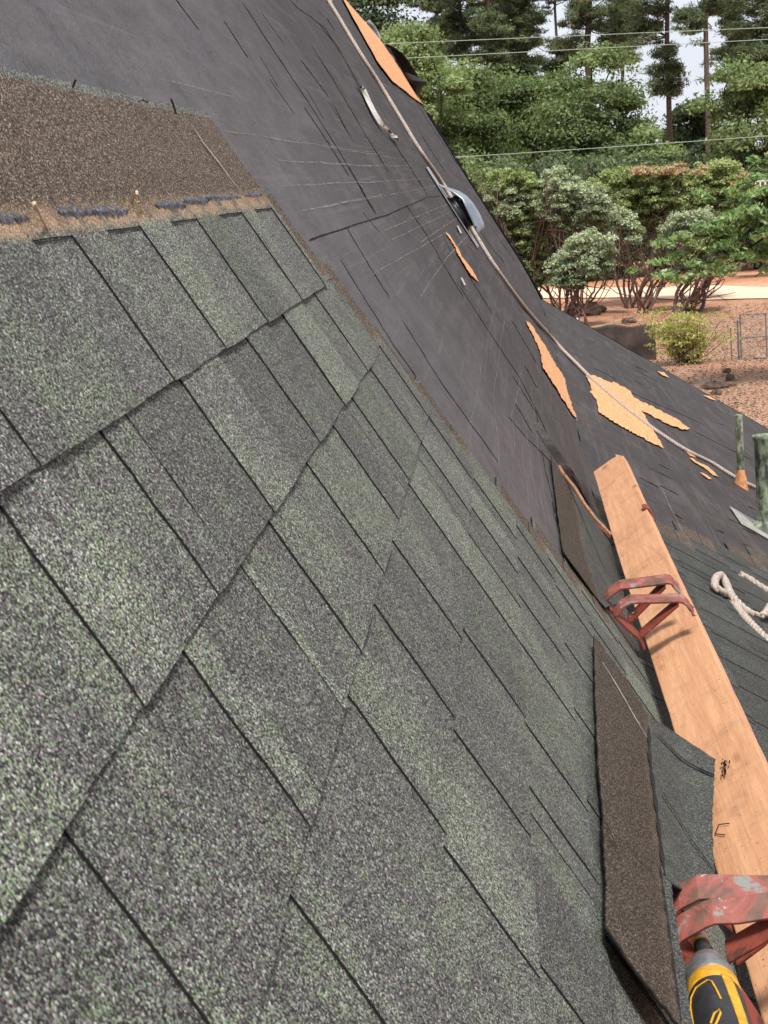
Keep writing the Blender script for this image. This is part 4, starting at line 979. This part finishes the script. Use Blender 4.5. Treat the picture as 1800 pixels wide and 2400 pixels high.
# felt flap curling off the rake and pale plastic behind it
mb = MB()
def sheet(rows_, n=20, m=8, bul_=.12):
    A_ = [r0[0] for r0 in rows_]; B_ = [r0[1] for r0 in rows_]; Ys = [r0[2] for r0 in rows_]
    def fn(u, v):
        i = u*(len(rows_)-1); ii = range(len(rows_)); ax_ = np.interp(i, ii, [a[0] for a in A_]); ay_ = np.interp(i, ii, [a[1] for a in A_]); bx_ = np.interp(i, ii, [a[0] for a in B_]); by_ = np.interp(i, ii, [a[1] for a in B_])
        Y = np.interp(i, ii, Ys)+bul_*math.sin(math.pi*v); return at(ax_+(bx_-ax_)*v, ay_+(by_-ay_)*v, Y), (u, v*.3)
    return fn
mb.grid(sheet([(Z2(458, 312), Z2(470, 308), 18.9), (Z2(462, 350), Z2(535, 340), 18.7), (Z2(520, 400), Z2(600, 395), 18.7), (Z2(550, 480), Z2(655, 475), 18.7), (Z2(560, 520), Z2(700, 548), 18.7)]), 24, 6, 1)
mb.grid(sheet([(Z2(555, 490), Z2(695, 546), 18.8), (Z2(585, 560), Z2(758, 582), 18.7), (Z2(620, 620), Z2(715, 622), 18.8), (Z2(655, 670), Z2(700, 672), 18.9), (Z2(685, 725), Z2(695, 730), 19.)], bul_=-.25), 24, 8, 1)
o = mb.build('felt_flap', [FELT, BLACKF], smooth=True, fixn=False); tag(o, 'black felt flap curling up off the far rake edge', 'felt flap')
mb = MB(); mb.grid(sheet([(Z2(300, 160), Z2(352, 138), 19.2), (Z2(330, 190), Z2(395, 190), 19.3), (Z2(370, 230), Z2(425, 245), 19.2), (Z2(400, 280), Z2(432, 305), 19.2)], bul_=.2), 14, 6)
mb.grid(sheet([(Z2(474, 330), Z2(484, 335), 19.3), (Z2(500, 400), Z2(535, 410), 19.35), (Z2(545, 470), Z2(580, 500), 19.3)], bul_=.05), 8, 3)
o = mb.build('plastic_scrap', RAG, smooth=True, fixn=False); tag(o, 'pale grey plastic scrap sticking up at the far rake above the black flap', 'plastic sheet')

# ------------------------------------------------------------------ background things
def leaves(centers, per, size, spread, tone_fn, up=.35, aspect=.6, seedn=0, hollow=0.):
    """leaf quads scattered round clump centres -> arrays"""
    C = np.repeat(np.array([c[:3] for c in centers]), per, axis=0); Rr = np.repeat(np.array([c[3] for c in centers]), per); n = len(C)
    d = rng.normal(size=(n, 3)); d /= np.linalg.norm(d, axis=1)[:, None]; d[:, 2] = np.where(d[:, 2] < -.25, -d[:, 2]*.6, d[:, 2])
    rad = rng.uniform(hollow, 1, n)**(1/2.)*Rr; P = C+d*rad[:, None]*np.array(spread)
    nrm = d*.7+rng.normal(size=(n, 3))*.6+np.array([0, 0, up]); nrm /= np.linalg.norm(nrm, axis=1)[:, None]
    a = np.cross(nrm, rng.normal(size=(n, 3))); a /= np.linalg.norm(a, axis=1)[:, None]; b = np.cross(nrm, a)
    sz = size*rng.uniform(.4, 1.5, n)[:, None]; a *= sz; b *= sz*aspect
    V = np.stack([P-a, P-b*.9+a*.1, P+a, P+b*.9+a*.1], axis=1).reshape(-1, 3)
    ct = np.repeat(np.array([c[4] for c in centers]), per); t = np.clip(ct+rng.normal(size=n)*.20, 0, 1); g_ = np.clip(.5+rng.normal(size=n)*.2, 0, 1)
    T = np.repeat(np.stack([t, g_, t, np.ones(n)], axis=1), 4, axis=0)
    return V, T
def build_leaves(name, V, T, mat, parent, origin):
    me = bpy.data.meshes.new(name); n = len(V)//4; me.vertices.add(len(V)); me.vertices.foreach_set('co', (V-np.array(origin)).astype(np.float32).ravel())
    me.loops.add(n*4); me.loops.foreach_set('vertex_index', np.arange(n*4, dtype=np.int32)); me.polygons.add(n)
    me.polygons.foreach_set('loop_start', np.arange(0, n*4, 4, dtype=np.int32)); me.polygons.foreach_set('loop_total', np.full(n, 4, dtype=np.int32))
    ca = me.color_attributes.new('tone', 'FLOAT_COLOR', 'POINT'); ca.data.foreach_set('color', T.astype(np.float32).ravel())
    me.materials.append(mat); me.update(calc_edges=True); o = bpy.data.objects.new(name, me); COL.objects.link(o); o.parent = parent; return o
def limb(mb, a, b, r0, r1, bend=.12, n=5, sides=6):
    a = np.array(a, float); b = np.array(b, float); L = np.linalg.norm(b-a); w1 = rng.normal(size=3)*L*bend; P = []
    for i in range(n+1):
        t = i/n; P.append(a+(b-a)*t+w1*math.sin(math.pi*t)+rng.normal(size=3)*L*.012*(0 < i < n))
    mb.tube(P, list(np.linspace(r0, r1, n+1)), sides, caps=False); return P
PX = lambda Y: Y/F
def tree(kind, label, cat, group, px, Y, top, hw, mat, bark, ncl=60, per=330, size=.16, tone=(.2, .7), base=None, depth=.7, clr=(.06, .17), trunk_r=.18, low=.15, spread=(1, 1, .75), lean=0):
    g0 = at(px, 415, Y); bz = 0 if base is None else base; b = np.array([g0[0], Y, bz]); zt = at(px, top, Y)[2]; Hh = zt-bz; W_ = hw*PX(Y)
    e = empty(kind, b, label, cat, group); cl = []
    for i in range(ncl):
        while True:
            q = rng.uniform(-1, 1, 3)
            if (q[0]**2+q[1]**2+q[2]**2) < 1: break
        q = q/max(np.linalg.norm(q), .01)*np.linalg.norm(q)**.5
        zc = bz+Hh*(low+(1-low)*(.5+.5*q[2]))-.3; taper = 1 if q[2] < .2 else 1-.25*(q[2]-.2)
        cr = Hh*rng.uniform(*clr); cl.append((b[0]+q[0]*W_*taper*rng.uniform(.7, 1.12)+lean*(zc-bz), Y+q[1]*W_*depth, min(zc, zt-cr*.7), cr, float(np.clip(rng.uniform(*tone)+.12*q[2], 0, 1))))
    mb = MB(); tt = b+np.array([rng.normal()*.3, 0, Hh*.55]); P = limb(mb, b-np.array([0, 0, .2]), tt, trunk_r, trunk_r*.45, .04, 7, 8)
    limb(mb, tt, b+np.array([0, 0, Hh*.88]), trunk_r*.45, .04, .08)
    for c in cl[:26]:
        s_ = P[rng.integers(2, len(P))]; limb(mb, s_, c[:3], trunk_r*.38, .03, .1)
    mb.build('trunk', bark, e, smooth=True, fixn=False)
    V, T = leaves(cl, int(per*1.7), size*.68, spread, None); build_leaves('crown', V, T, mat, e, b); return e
OAKG = m_foliage('oak leaves', [(.045, .062, .028), (.115, .155, .068), (.20, .26, .115), (.32, .38, .19)], .48)
OAKD = m_foliage('dark oak leaves', [(.035, .050, .030), (.085, .12, .065), (.15, .195, .105), (.23, .28, .16)], .45)
PINEF = m_foliage('pine needles', [(.045, .060, .034), (.105, .135, .07), (.165, .205, .11), (.25, .28, .16)], .4)
MZY = m_foliage('yellow green manzanita leaves', [(.13, .14, .055), (.20, .245, .09), (.30, .36, .14), (.41, .45, .21)], .3)
MZG = m_foliage('grey green manzanita leaves', [(.12, .145, .08), (.22, .265, .155), (.33, .385, .24), (.44, .49, .33)], .25)
MZR = m_foliage('rust tinted manzanita leaves', [(.28, .19, .11), (.40, .27, .17), (.46, .36, .20), (.44, .42, .20)], .3)
BUSHF = m_foliage('thin yellow leaves', [(.20, .19, .06), (.30, .30, .09), (.42, .41, .14), (.54, .48, .20)], .4)
BRF = m_foliage('near oak leaves', [(.07, .12, .045), (.14, .225, .08), (.24, .34, .14), (.40, .48, .28)], .4)

g = 'oaks at the edge of the wood'
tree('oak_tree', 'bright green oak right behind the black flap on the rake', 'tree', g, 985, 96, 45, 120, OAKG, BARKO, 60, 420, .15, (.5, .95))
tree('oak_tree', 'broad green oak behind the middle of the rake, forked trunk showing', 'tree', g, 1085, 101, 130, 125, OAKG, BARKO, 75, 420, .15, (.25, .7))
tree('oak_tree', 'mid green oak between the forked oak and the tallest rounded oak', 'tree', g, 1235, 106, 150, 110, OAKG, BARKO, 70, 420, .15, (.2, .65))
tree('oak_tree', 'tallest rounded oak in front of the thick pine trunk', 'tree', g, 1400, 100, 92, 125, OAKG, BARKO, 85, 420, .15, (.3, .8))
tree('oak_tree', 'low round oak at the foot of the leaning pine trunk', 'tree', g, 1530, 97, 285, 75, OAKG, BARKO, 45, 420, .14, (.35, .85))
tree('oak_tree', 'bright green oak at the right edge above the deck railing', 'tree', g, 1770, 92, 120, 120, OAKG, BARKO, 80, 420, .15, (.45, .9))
g2 = 'dark trees deeper in the wood'
for px, top, hw, lb in [(900, -80, 120, 'dark blue green oak crown touching the top of the rake'), (1160, 180, 130, 'dark tree behind the gap between the forked and mid green oaks'), (1320, 170, 120, 'dark tree behind the tallest rounded oak on its left side'),
                        (1480, 300, 110, 'dark tree filling the gap left of the leaning pine'), (1640, 230, 100, 'dark tree behind the straight pine near the right edge'), (1720, 300, 120, 'dark tree low behind the bright oak at the right edge'), (1040, 230, 110, 'dark tree deep behind the bright green oak by the flap')]:
    tree('oak_tree', lb, 'tree', g2, px, 125+rng.uniform(-6, 8), top, hw, OAKD, BARKO, 60, 380, .2, (.1, .7))
# understorey shrubs at the foot of the wood
for i, (px, top, hw) in enumerate([(1080, 372, 55), (1190, 360, 60), (1300, 350, 70), (1420, 345, 70), (1540, 355, 70), (1650, 350, 70), (1760, 365, 70)]):
    tree('woodland_shrub', ['pale understorey shrub beside the rake left of the manzanitas', 'understorey shrub behind the leftmost manzanita', 'understorey shrub behind the grey manzanita', 'understorey shrub behind the rusty manzanita top', 'understorey shrub behind the widest manzanita', 'understorey shrub under the straight pine', 'dark understorey shrub near the deck railing'][i], 'shrub', 'shrubs under the wood edge', px, 92+i % 3, top, hw, OAKD if i != 0 else OAKG, BARKO, 34, 300, .14, (.2, .8), trunk_r=.06, clr=(.14, .25), low=.0)

def pine(label, px, Y, xtop, w, topy, crown, foliage=True, tr=.22):
    """crown: list of (px,py,half width px, n) whorls"""
    g0 = at(px, 415, Y); b = np.array([g0[0], Y, 0]); e = empty('pine_tree', b, label, 'tree', 'tall pines rising above the oaks')
    tp = at(xtop, topy, Y); mb = MB(); n = 14; P = [b+(tp-b)*i/n+rng.normal(size=3)*.06*(0 < i < n) for i in range(n+1)]
    mb.tube(P, list(np.linspace(tr, tr*.45, n+1)), 10, caps=False); cl = []
    for (x, y, hw, nn) in crown:
        c = at(x, y, Y); z = c[2]; tx = np.interp(z, [p[2] for p in P], [p[0] for p in P])
        for j in range(nn):
            a = rng.uniform(0, 6.28); R_ = hw*PX(Y)*rng.uniform(.35, 1); q = np.array([c[0]+R_*math.cos(a), Y+R_*math.sin(a)*.8, z+rng.uniform(-1.3, .9)])
            limb(mb, (tx, Y, z-.25-R_*.1), q, .05, .015, .06, 4, 5)
            for m in range(5):
                f = rng.uniform(.25, 1.05); cl.append((tx+(q[0]-tx)*f+rng.normal()*.2, Y+(q[1]-Y)*f+rng.normal()*.2, z+(q[2]-z)*f+rng.normal()*.15, rng.uniform(.3, .7), rng.uniform(.15, .8)))
    mb.build('trunk', BARK, e, smooth=True, fixn=False)
    V, T = leaves(cl, 120, .15, (1.1, 1.1, .9), None, .1, .18); build_leaves('crown', V, T, PINEF, e, b)
cr = lambda x, ys, hw, n: [(x+rng.uniform(-8, 8), y, hw*rng.uniform(.7, 1.1), n) for y in ys]
pine('dense dark pine with a straight dark trunk, leftmost in the top edge', 1137, 122, 1135, 9, -420, cr(1135, range(-400, 170, 30), 85, 5))
pine('slender pine just left of the dense dark pine', 1075, 126, 1072, 7, -380, cr(1075, range(-380, 140, 30), 70, 5), tr=.16)
pine('feathery pine right of the dense dark pine', 1225, 124, 1228, 6, -120, cr(1228, range(-110, 200, 24), 48, 5), tr=.13)
pine('thick trunked pine behind the tallest rounded oak', 1378, 118, 1374, 20, -560, cr(1374, range(-520, 20, 38), 110, 6)+[(1320, 60, 50, 5), (1430, 50, 55, 6), (1480, 100, 50, 7), (1340, 110, 50, 4)], tr=.28)
pine('slightly leaning pine with a bare trunk over the low round oak', 1572, 112, 1548, 14, -520, cr(1545, range(-500, -30, 40), 90, 6)+[(1500, 30, 70, 7), (1480, 80, 50, 6), (1545, 130, 50, 5), (1570, 180, 35, 4), (1530, 190, 35, 4), (1600, 215, 25, 3)], tr=.20)
pine('straight bare trunked pine near the right edge', 1652, 108, 1651, 14, -560, cr(1651, range(-540, -60, 40), 90, 6)+[(1620, 60, 40, 4), (1690, 20, 50, 6), (1615, 30, 30, 4)], tr=.19)
pine('dark pine filling in behind the dense dark pine on its left', 1020, 134, 1020, 8, -420, cr(1020, range(-400, 150, 28), 70, 6))
pine('background pine between the feathery pine and the thick trunked pine', 1300, 136, 1300, 8, -300, cr(1300, range(-300, 30, 30), 45, 5)+cr(1300, range(110, 200, 28), 70, 6), tr=.15)
pine('background pine right behind the dense dark pine', 1180, 132, 1180, 8, -400, cr(1180, range(-380, 200, 28), 60, 6), tr=.15)
pine('background pine between the thick trunked and the leaning pine', 1455, 130, 1455, 8, -420, cr(1455, range(-400, 120, 28), 70, 6), tr=.16)
pine('dark background pine right of the straight pine', 1725, 124, 1725, 9, -420, cr(1725, range(-400, 190, 28), 75, 6), tr=.17)
pine('shaggy pine crown at the upper right corner', 1795, 110, 1793, 12, -480, cr(1790, range(-460, 200, 36), 90, 6), tr=.2)

# manzanitas
def manz(label, px, py_base, Y, blobs, mat, per=420, size=.065, stems=7, sr=.055, mats=None):
    b0 = at(px, py_base, Y); b = np.array([b0[0], Y, 0]); e = empty('manzanita', b, label, 'shrub', 'manzanita shrubs before the dirt road'); cl = []; ends_ = []
    for (x, y, hw, hh, tn) in blobs:
        c = at(x, y, Y); hh *= 1.35; y += 5; c = at(x, y, Y); n = max(10, int(hw*hh/36)); ends_.append((c, hw))
        for i in range(n):
            a = rng.uniform(0, 6.28); r_ = math.sqrt(rng.uniform(0, 1)); ex = math.cos(a)*r_; ez = math.sin(a)*r_
            dep = rng.uniform(-1, 1)*hw*PX(Y)*.9
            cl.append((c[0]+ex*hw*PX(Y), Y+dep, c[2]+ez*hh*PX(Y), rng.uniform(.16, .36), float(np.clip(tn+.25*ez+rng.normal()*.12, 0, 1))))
    mb = MB(); 
    for i in range(stems):
        bb = b+np.array([rng.uniform(-.5, .5), rng.uniform(-.5, .5), -.15]); c, hw = ends_[i % len(ends_)]
        tgt = np.array([c[0]+rng.normal()*hw*PX(Y)*.35, Y+rng.normal()*.6, c[2]-.3]); mid = bb+(tgt-bb)*rng.uniform(.35, .55)+np.array([rng.normal()*.35, rng.normal()*.3, 0])
        P1_ = limb(mb, bb, mid, sr*rng.uniform(.8, 1.3), sr*.75, .1, 6, 7); P2_ = limb(mb, P1_[-1], tgt, sr*.75, sr*.3, .1, 6, 6)
        for j in range(5):
            q = P2_[rng.integers(0, 5)] if j > 1 else P1_[rng.integers(3, 6)]; k_ = cl[rng.integers(0, len(cl))] if rng.random() < .3 else None
            t2 = np.array(k_[:3]) if k_ is not None else tgt+np.array([rng.normal()*hw*PX(Y)*.7, rng.normal()*.7, rng.normal()*.5+.2])
            P3 = limb(mb, q, t2, sr*.36, .012, .12, 5, 5)
            for m in range(1): limb(mb, P3[rng.integers(2, 5)], P3[-1]+rng.normal(size=3)*.5, .016, .007, .1, 4, 4)
    mb.build('stems', BARKM, e, smooth=True, fixn=False)
    V, T = leaves(cl, int(per*.48), size*.78, (1, 1, .8), None, .6, .55); build_leaves('foliage', V, T, mat, e, b)
    if mats: 
        V, T = leaves([(at(x, y, Y-.5)[0]+rng.normal()*hw*PX(Y)*.5, Y+rng.normal(), at(x, y, Y)[2]+rng.normal()*hh*PX(Y)*.4, .28, .4) for (x, y, hw, hh) in mats for _ in range(34)], 120, size, (1, 1, .8), None, .6, .55); o = build_leaves('foliage', V, T, MZR, e, b); o['label'] = 'rust tinted dying foliage'
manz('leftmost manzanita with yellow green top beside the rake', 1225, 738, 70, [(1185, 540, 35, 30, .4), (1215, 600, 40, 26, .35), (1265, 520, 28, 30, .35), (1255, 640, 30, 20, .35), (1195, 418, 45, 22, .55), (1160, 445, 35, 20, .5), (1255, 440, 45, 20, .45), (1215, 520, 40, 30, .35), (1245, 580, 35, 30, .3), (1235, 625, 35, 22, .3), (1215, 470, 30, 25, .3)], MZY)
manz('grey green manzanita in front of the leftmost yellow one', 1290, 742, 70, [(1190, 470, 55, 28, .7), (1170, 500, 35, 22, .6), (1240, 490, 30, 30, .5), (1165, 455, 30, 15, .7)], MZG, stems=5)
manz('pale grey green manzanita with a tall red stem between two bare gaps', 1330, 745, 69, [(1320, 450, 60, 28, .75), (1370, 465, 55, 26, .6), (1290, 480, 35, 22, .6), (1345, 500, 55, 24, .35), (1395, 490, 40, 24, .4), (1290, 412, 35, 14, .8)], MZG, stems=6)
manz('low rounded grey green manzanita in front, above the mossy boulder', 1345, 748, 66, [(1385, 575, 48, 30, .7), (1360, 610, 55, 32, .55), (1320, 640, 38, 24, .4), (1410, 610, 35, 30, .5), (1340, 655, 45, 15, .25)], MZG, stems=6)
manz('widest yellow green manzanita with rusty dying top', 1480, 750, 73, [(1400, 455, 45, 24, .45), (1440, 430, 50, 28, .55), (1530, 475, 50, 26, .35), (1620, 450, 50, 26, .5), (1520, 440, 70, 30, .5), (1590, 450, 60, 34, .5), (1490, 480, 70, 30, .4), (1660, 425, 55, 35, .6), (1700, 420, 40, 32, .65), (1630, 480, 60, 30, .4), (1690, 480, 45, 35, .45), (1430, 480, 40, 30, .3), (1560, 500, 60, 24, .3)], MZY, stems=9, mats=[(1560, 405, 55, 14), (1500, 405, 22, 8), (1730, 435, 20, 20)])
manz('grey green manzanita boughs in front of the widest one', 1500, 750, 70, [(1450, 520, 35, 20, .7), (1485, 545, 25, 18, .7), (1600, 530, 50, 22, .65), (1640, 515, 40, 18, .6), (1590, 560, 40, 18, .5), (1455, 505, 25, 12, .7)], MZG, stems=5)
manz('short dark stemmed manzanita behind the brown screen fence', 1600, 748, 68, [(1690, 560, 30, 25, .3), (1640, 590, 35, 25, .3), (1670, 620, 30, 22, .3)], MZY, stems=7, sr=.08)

# yellow bush
def twig_bush(label, px, py, Y, hw, top, mat):
    b = np.array([at(px, py, Y)[0], Y, 0.]); e = empty('bush', b, label, 'bush'); mb = MB(); cl = []; Rr = hw*PX(Y); Hh = at(px, top, Y)[2]
    for i in range(60):
        a = rng.uniform(0, 6.28); t_ = b+np.array([math.cos(a)*Rr*rng.uniform(.2, 1), math.sin(a)*Rr*rng.uniform(.2, 1), Hh*rng.uniform(.45, .95)]); P = limb(mb, b+rng.normal(size=3)*.08*np.array([1, 1, 0]), t_, .014, .005, .07, 6, 5)
        for m in range(5): c = P[rng.integers(3, 7)]+rng.normal(size=3)*.16; cl.append((*c, rng.uniform(.10, .24), rng.uniform(.2, .9)))
    mb.build('stems', BARKM, e, fixn=False); V, T = leaves(cl, 30, .035, (1.3, 1.3, .8), None, .5, .5); build_leaves('foliage', V, T, mat, e, b)
twig_bush('airy yellow green bush in front of the chain link gate', 1615, 862, 0, 0, 0, BUSHF) if False else None
pb_ = gpt(1610, 860); twig_bush('airy yellow green bush beside the brown screen fence', 1610, 860, pb_[1], 100, 725, BUSHF)

# near oak branch at the right
Yb = 44.; tb = empty('oak_tree', (at(1960, 500, Yb)[0], Yb, 0), 'near oak whose leafy boughs reach in from the right edge', 'tree')
mb = MB(); root = np.array([at(1960, 500, Yb)[0], Yb, -.1]); up_ = root+np.array([0, 0, 5.2]); limb(mb, root, up_, .22, .15, .03, 8, 10); limb(mb, up_, up_+np.array([.6, 1, 4]), .15, .05)
cl = []
for (x0, y0, x1, y1, n) in [(1960, 420, 1560, 600, 34), (1960, 480, 1530, 650, 34), (1960, 430, 1640, 470, 26), (1960, 520, 1680, 640, 26), (1960, 380, 1720, 500, 22), (1960, 560, 1590, 690, 14), (1900, 540, 1740, 560, 22), (1900, 600, 1770, 650, 14), (1960, 350, 1760, 400, 10), (1960, 470, 1780, 470, 14)]:
    a = at(x0, y0, Yb); c = at(x1, y1, Yb+rng.uniform(-1, 1)); P = limb(mb, up_+np.array([0, 0, rng.uniform(-1, .5)]), c, .06, .012, .05, 12, 6)
    for i in range(n):
        f = rng.uniform(.25, 1.0); q = np.array(P[min(int(f*12), 12)])+rng.normal(size=3)*np.array([.32, .4, .20]); 
        limb(mb, P[min(int(f*12), 12)], q, .012, .004, .1, 3, 4); cl.append((*q, rng.uniform(.14, .30), rng.uniform(.25, .9)))
mb.build('trunk', BARKO, tb, smooth=True, fixn=False); V, T = leaves(cl, 62, .078, (1.25, 1.25, .75), None, .4, .5); build_leaves('crown', V, T, BRF, tb, np.array(tb.location))

# rocks
def rock(px, py, w, h_, label, name='rock', fl=.6):
    b = gpt(px, py); W_ = w*b[1]/F/2; mb = MB(); n = 14; rows_ = []; ph = rng.uniform(0, 6, 4)
    for i in range(9):
        th = math.pi*i/8
        rows_.append([mb.vert(np.array([b[0], b[1], gz(b[0], b[1])])+np.array([W_*math.sin(th)*math.cos(a)*(1+.22*math.sin(2*a+ph[0])+.12*math.sin(5*a+ph[1])), W_*.8*math.sin(th)*math.sin(a)*(1+.2*math.sin(3*a+ph[2])), h_*b[1]/F*(.30+.60*np.clip(math.cos(th)*1.5, -1, 1)+rng.uniform(-.12, .12))])+rng.normal(size=3)*W_*.05) for a in [2*math.pi*k_/n for k_ in range(n)]])
    for A_, B_ in zip(rows_, rows_[1:]):
        for k_ in range(n): mb.face((A_[k_], A_[(k_+1) % n], B_[(k_+1) % n], B_[k_]))
    tag(mb.build(name, ROCK, origin=tuple(b), fixn=True), label, 'rock', 'rocks on the dirt yard')
rock(1370, 735, 74, 26, 'large dark mossy boulder under the manzanitas'); rock(1405, 728, 36, 14, 'flat dark stone right behind the mossy boulder')
rock(1475, 752, 40, 10, 'low stone half behind the brown screen fence')
rock(1678, 912, 56, 15, 'flat long ledge stone on the dirt below the bush'); rock(1680, 928, 32, 9, 'small stone just in front of the flat ledge stone'); rock(1712, 895, 26, 14, 'round stone to the upper right of the ledge stone')
rock(1705, 880, 18, 9, 'small stone farthest up the line of yard stones'); rock(1720, 907, 14, 6, 'tiny stone right of the ledge stone')
# leaf litter bits as one ground cover object
mb = MB()
for i in range(9000):
    Y = rng.uniform(36, 70); x = rng.uniform(1420, 1850); X = at(x, 415, Y)[0]; z = gz(X, Y)+.012; s_ = rng.uniform(.02, .055); a = rng.uniform(0, 6.28); c, s2 = math.cos(a)*s_, math.sin(a)*s_
    mb.face([mb.vert((X+c, Y+s2, z)), mb.vert((X-s2*.5, Y+c*.5, z+.02)), mb.vert((X-c, Y-s2, z+.01)), mb.vert((X+s2*.5, Y-c*.5, z+.03))])
tag(mb.build('leaf_litter', m_simple('dry leaves', (.07, .035, .02), (.36, .23, .15), 1.7, .9), fixn=False), kind='stuff')

# privacy screen fence
fa = gpt(1390, 850); fY = gpt(1535, 846)[1]; fx1 = at(1535, 800, fY)[0]; fx0 = at(1290, 800, fY+3)[0]; fz = at(1530, 759, fY)[2]
fe = empty('fence', (fx1, fY, 0), 'low fence wrapped in brown screen cloth behind the lower roof', 'fence'); mb = MB()
def sf(u, v):
    x = fx1+(fx0-3-fx1)*u; y = fY+3*u; z = fz*v*(1+.015*math.sin(u*40))-(.05*math.sin(u*16)**2 if v > .99 else 0); return (x+.03*(1-v)*math.sin(v*9), y+.012*math.sin(u*31+v*2)+.02*math.sin(v*7+u*9), z), (u, v)
mb.grid(sf, 60, 10); mb.build('screen_cloth', SCREEN, fe, smooth=True, fixn=False).modifiers.new('s', 'SOLIDIFY').thickness = .004
for i, u in enumerate((0, .36, .75)):
    x = fx1+(fx0-3-fx1)*u; mb = MB(); mb.tube([(x, fY+3*u+.08, -.1), (x, fY+3*u+.08, fz+(.22 if i == 1 else .02))], .03, 8); mb.build('post', WHITE if i == 1 else SCREEN, fe)
# chain link gate
gY = gpt(1735, 847)[1]; gx = lambda px: at(px, 790, gY)[0]; gz0 = .06; gzt = at(1760, 736, gY)[2]; gm_ = at(1760, 790, gY)[2]
ge = empty('gate', (gx(1736), gY, 0), 'grey chain link gate at the right edge beyond the bush', 'gate')
mb = MB(); xa, xb = gx(1736), gx(1796)
for p0, p1 in [((xa, gz0), (xa, gzt)), ((xb, gz0), (xb, gzt)), ((xa, gzt), (xb, gzt)), ((xa, gm_), (xb, gm_)), ((xa, gz0), (xb, gz0))]: mb.tube([(p0[0], gY, p0[1]), (p1[0], gY, p1[1])], .022, 7)
mb.build('frame', STEEL, ge)
mb = MB(); Wd = xb-xa; Hg = gzt-gz0
for sgn in (1, -1):
    x = -Hg
    while x < Wd+Hg:
        t0 = max(0, -x if sgn > 0 else x-Wd); 
        pts = []
        for t in np.linspace(0, Hg, 12):
            xx = x+t if sgn > 0 else Wd-x-t
            if 0 <= xx <= Wd: pts.append((xa+xx, gY, gz0+t))
        if len(pts) > 1: mb.tube(pts, .0024, 4)
        x += .11
mb.build('wire_mesh', STEEL, ge, fixn=False)
for px, lb in ((1729, 'taller grey post beside the gate hinge side'), (1712, 'thin dark fence stake nearest the yellow bush')):
    mb = MB(); r_ = .03 if px == 1729 else .018; mb.tube([(gx(px), gY-.1, -.1), (gx(px), gY-.1, gzt+(-.15 if px == 1729 else -.35))], r_, 8); mb.tube([(gx(px), gY-.1, gzt+(-.15 if px == 1729 else -.35)), (gx(px), gY-.1, gzt+(-.11 if px == 1729 else -.32))], [r_*1.2, r_*.4], 8); tag(mb.build('fence_post', STEEL), lb, 'fence post', 'posts by the gate')
# far deck at right edge
dY = 84.; de = empty('deck', (at(1790, 450, dY)[0], dY, 0), 'distant wooden deck with white balusters at the right edge', 'deck')
x0, x1 = at(1768, 440, dY)[0], at(1900, 440, dY)[0]; zt, zb, zc = at(1785, 424, dY)[2], at(1785, 441, dY)[2], at(1785, 455, dY)[2]
mb = MB(); mb.box(((x0+x1)/2, dY, (zb+zc)/2), (x1-x0, .3, zb-zc)); mb.box(((x0+x1)/2, dY+1.5, zc-.1), (x1-x0, 3, .12))
for i in range(2): mb.box((x0+2.2+i*.8, dY+2.3, zc/2), (.14, .14, zc))
mb.build('platform', m_simple('deck wood', (.22, .15, .09), (.34, .25, .16), 5), de)
mb = MB(); mb.box(((x0+x1)/2, dY, zt), (x1-x0, .06, .05)); mb.build('rail', WHITE, de)
for i in range(12):
    mb = MB(); xx = x0+.05+i*(x1-x0-.1)/11; mb.box((xx, dY, (zt+zb)/2), (.06, .06, zt-zb)); mb.build('baluster', WHITE, de)

# power lines
WIRE = m_simple('pale cable', (.30, .36, .30), (.38, .44, .38), 1, .6)
for (a, c, e_, Y, lb) in [((600, 116), (1250, 88), (1960, 58), 60, 'uppermost pale power line crossing the pines'), ((600, 154), (1250, 121), (1960, 84), 60, 'middle pale power line just below the uppermost one'), ((700, 390), (1430, 345), (2000, 303), 58, 'lowest pale cable crossing in front of the oaks')]:
    P = []
    for t in np.linspace(0, 1, 30):
        x = a[0]+(e_[0]-a[0])*t; yl = a[1]+(e_[1]-a[1])*t; mid = c[1]-(a[1]+(e_[1]-a[1])*(c[0]-a[0])/(e_[0]-a[0])); P.append(at(x, yl+mid*4*t*(1-t), Y))
    mb = MB(); mb.tube(P, .011, 6); o = mb.build('power_line', WIRE, origin=P[0], smooth=True, fixn=False); tag(o, lb, 'power line', 'power lines')
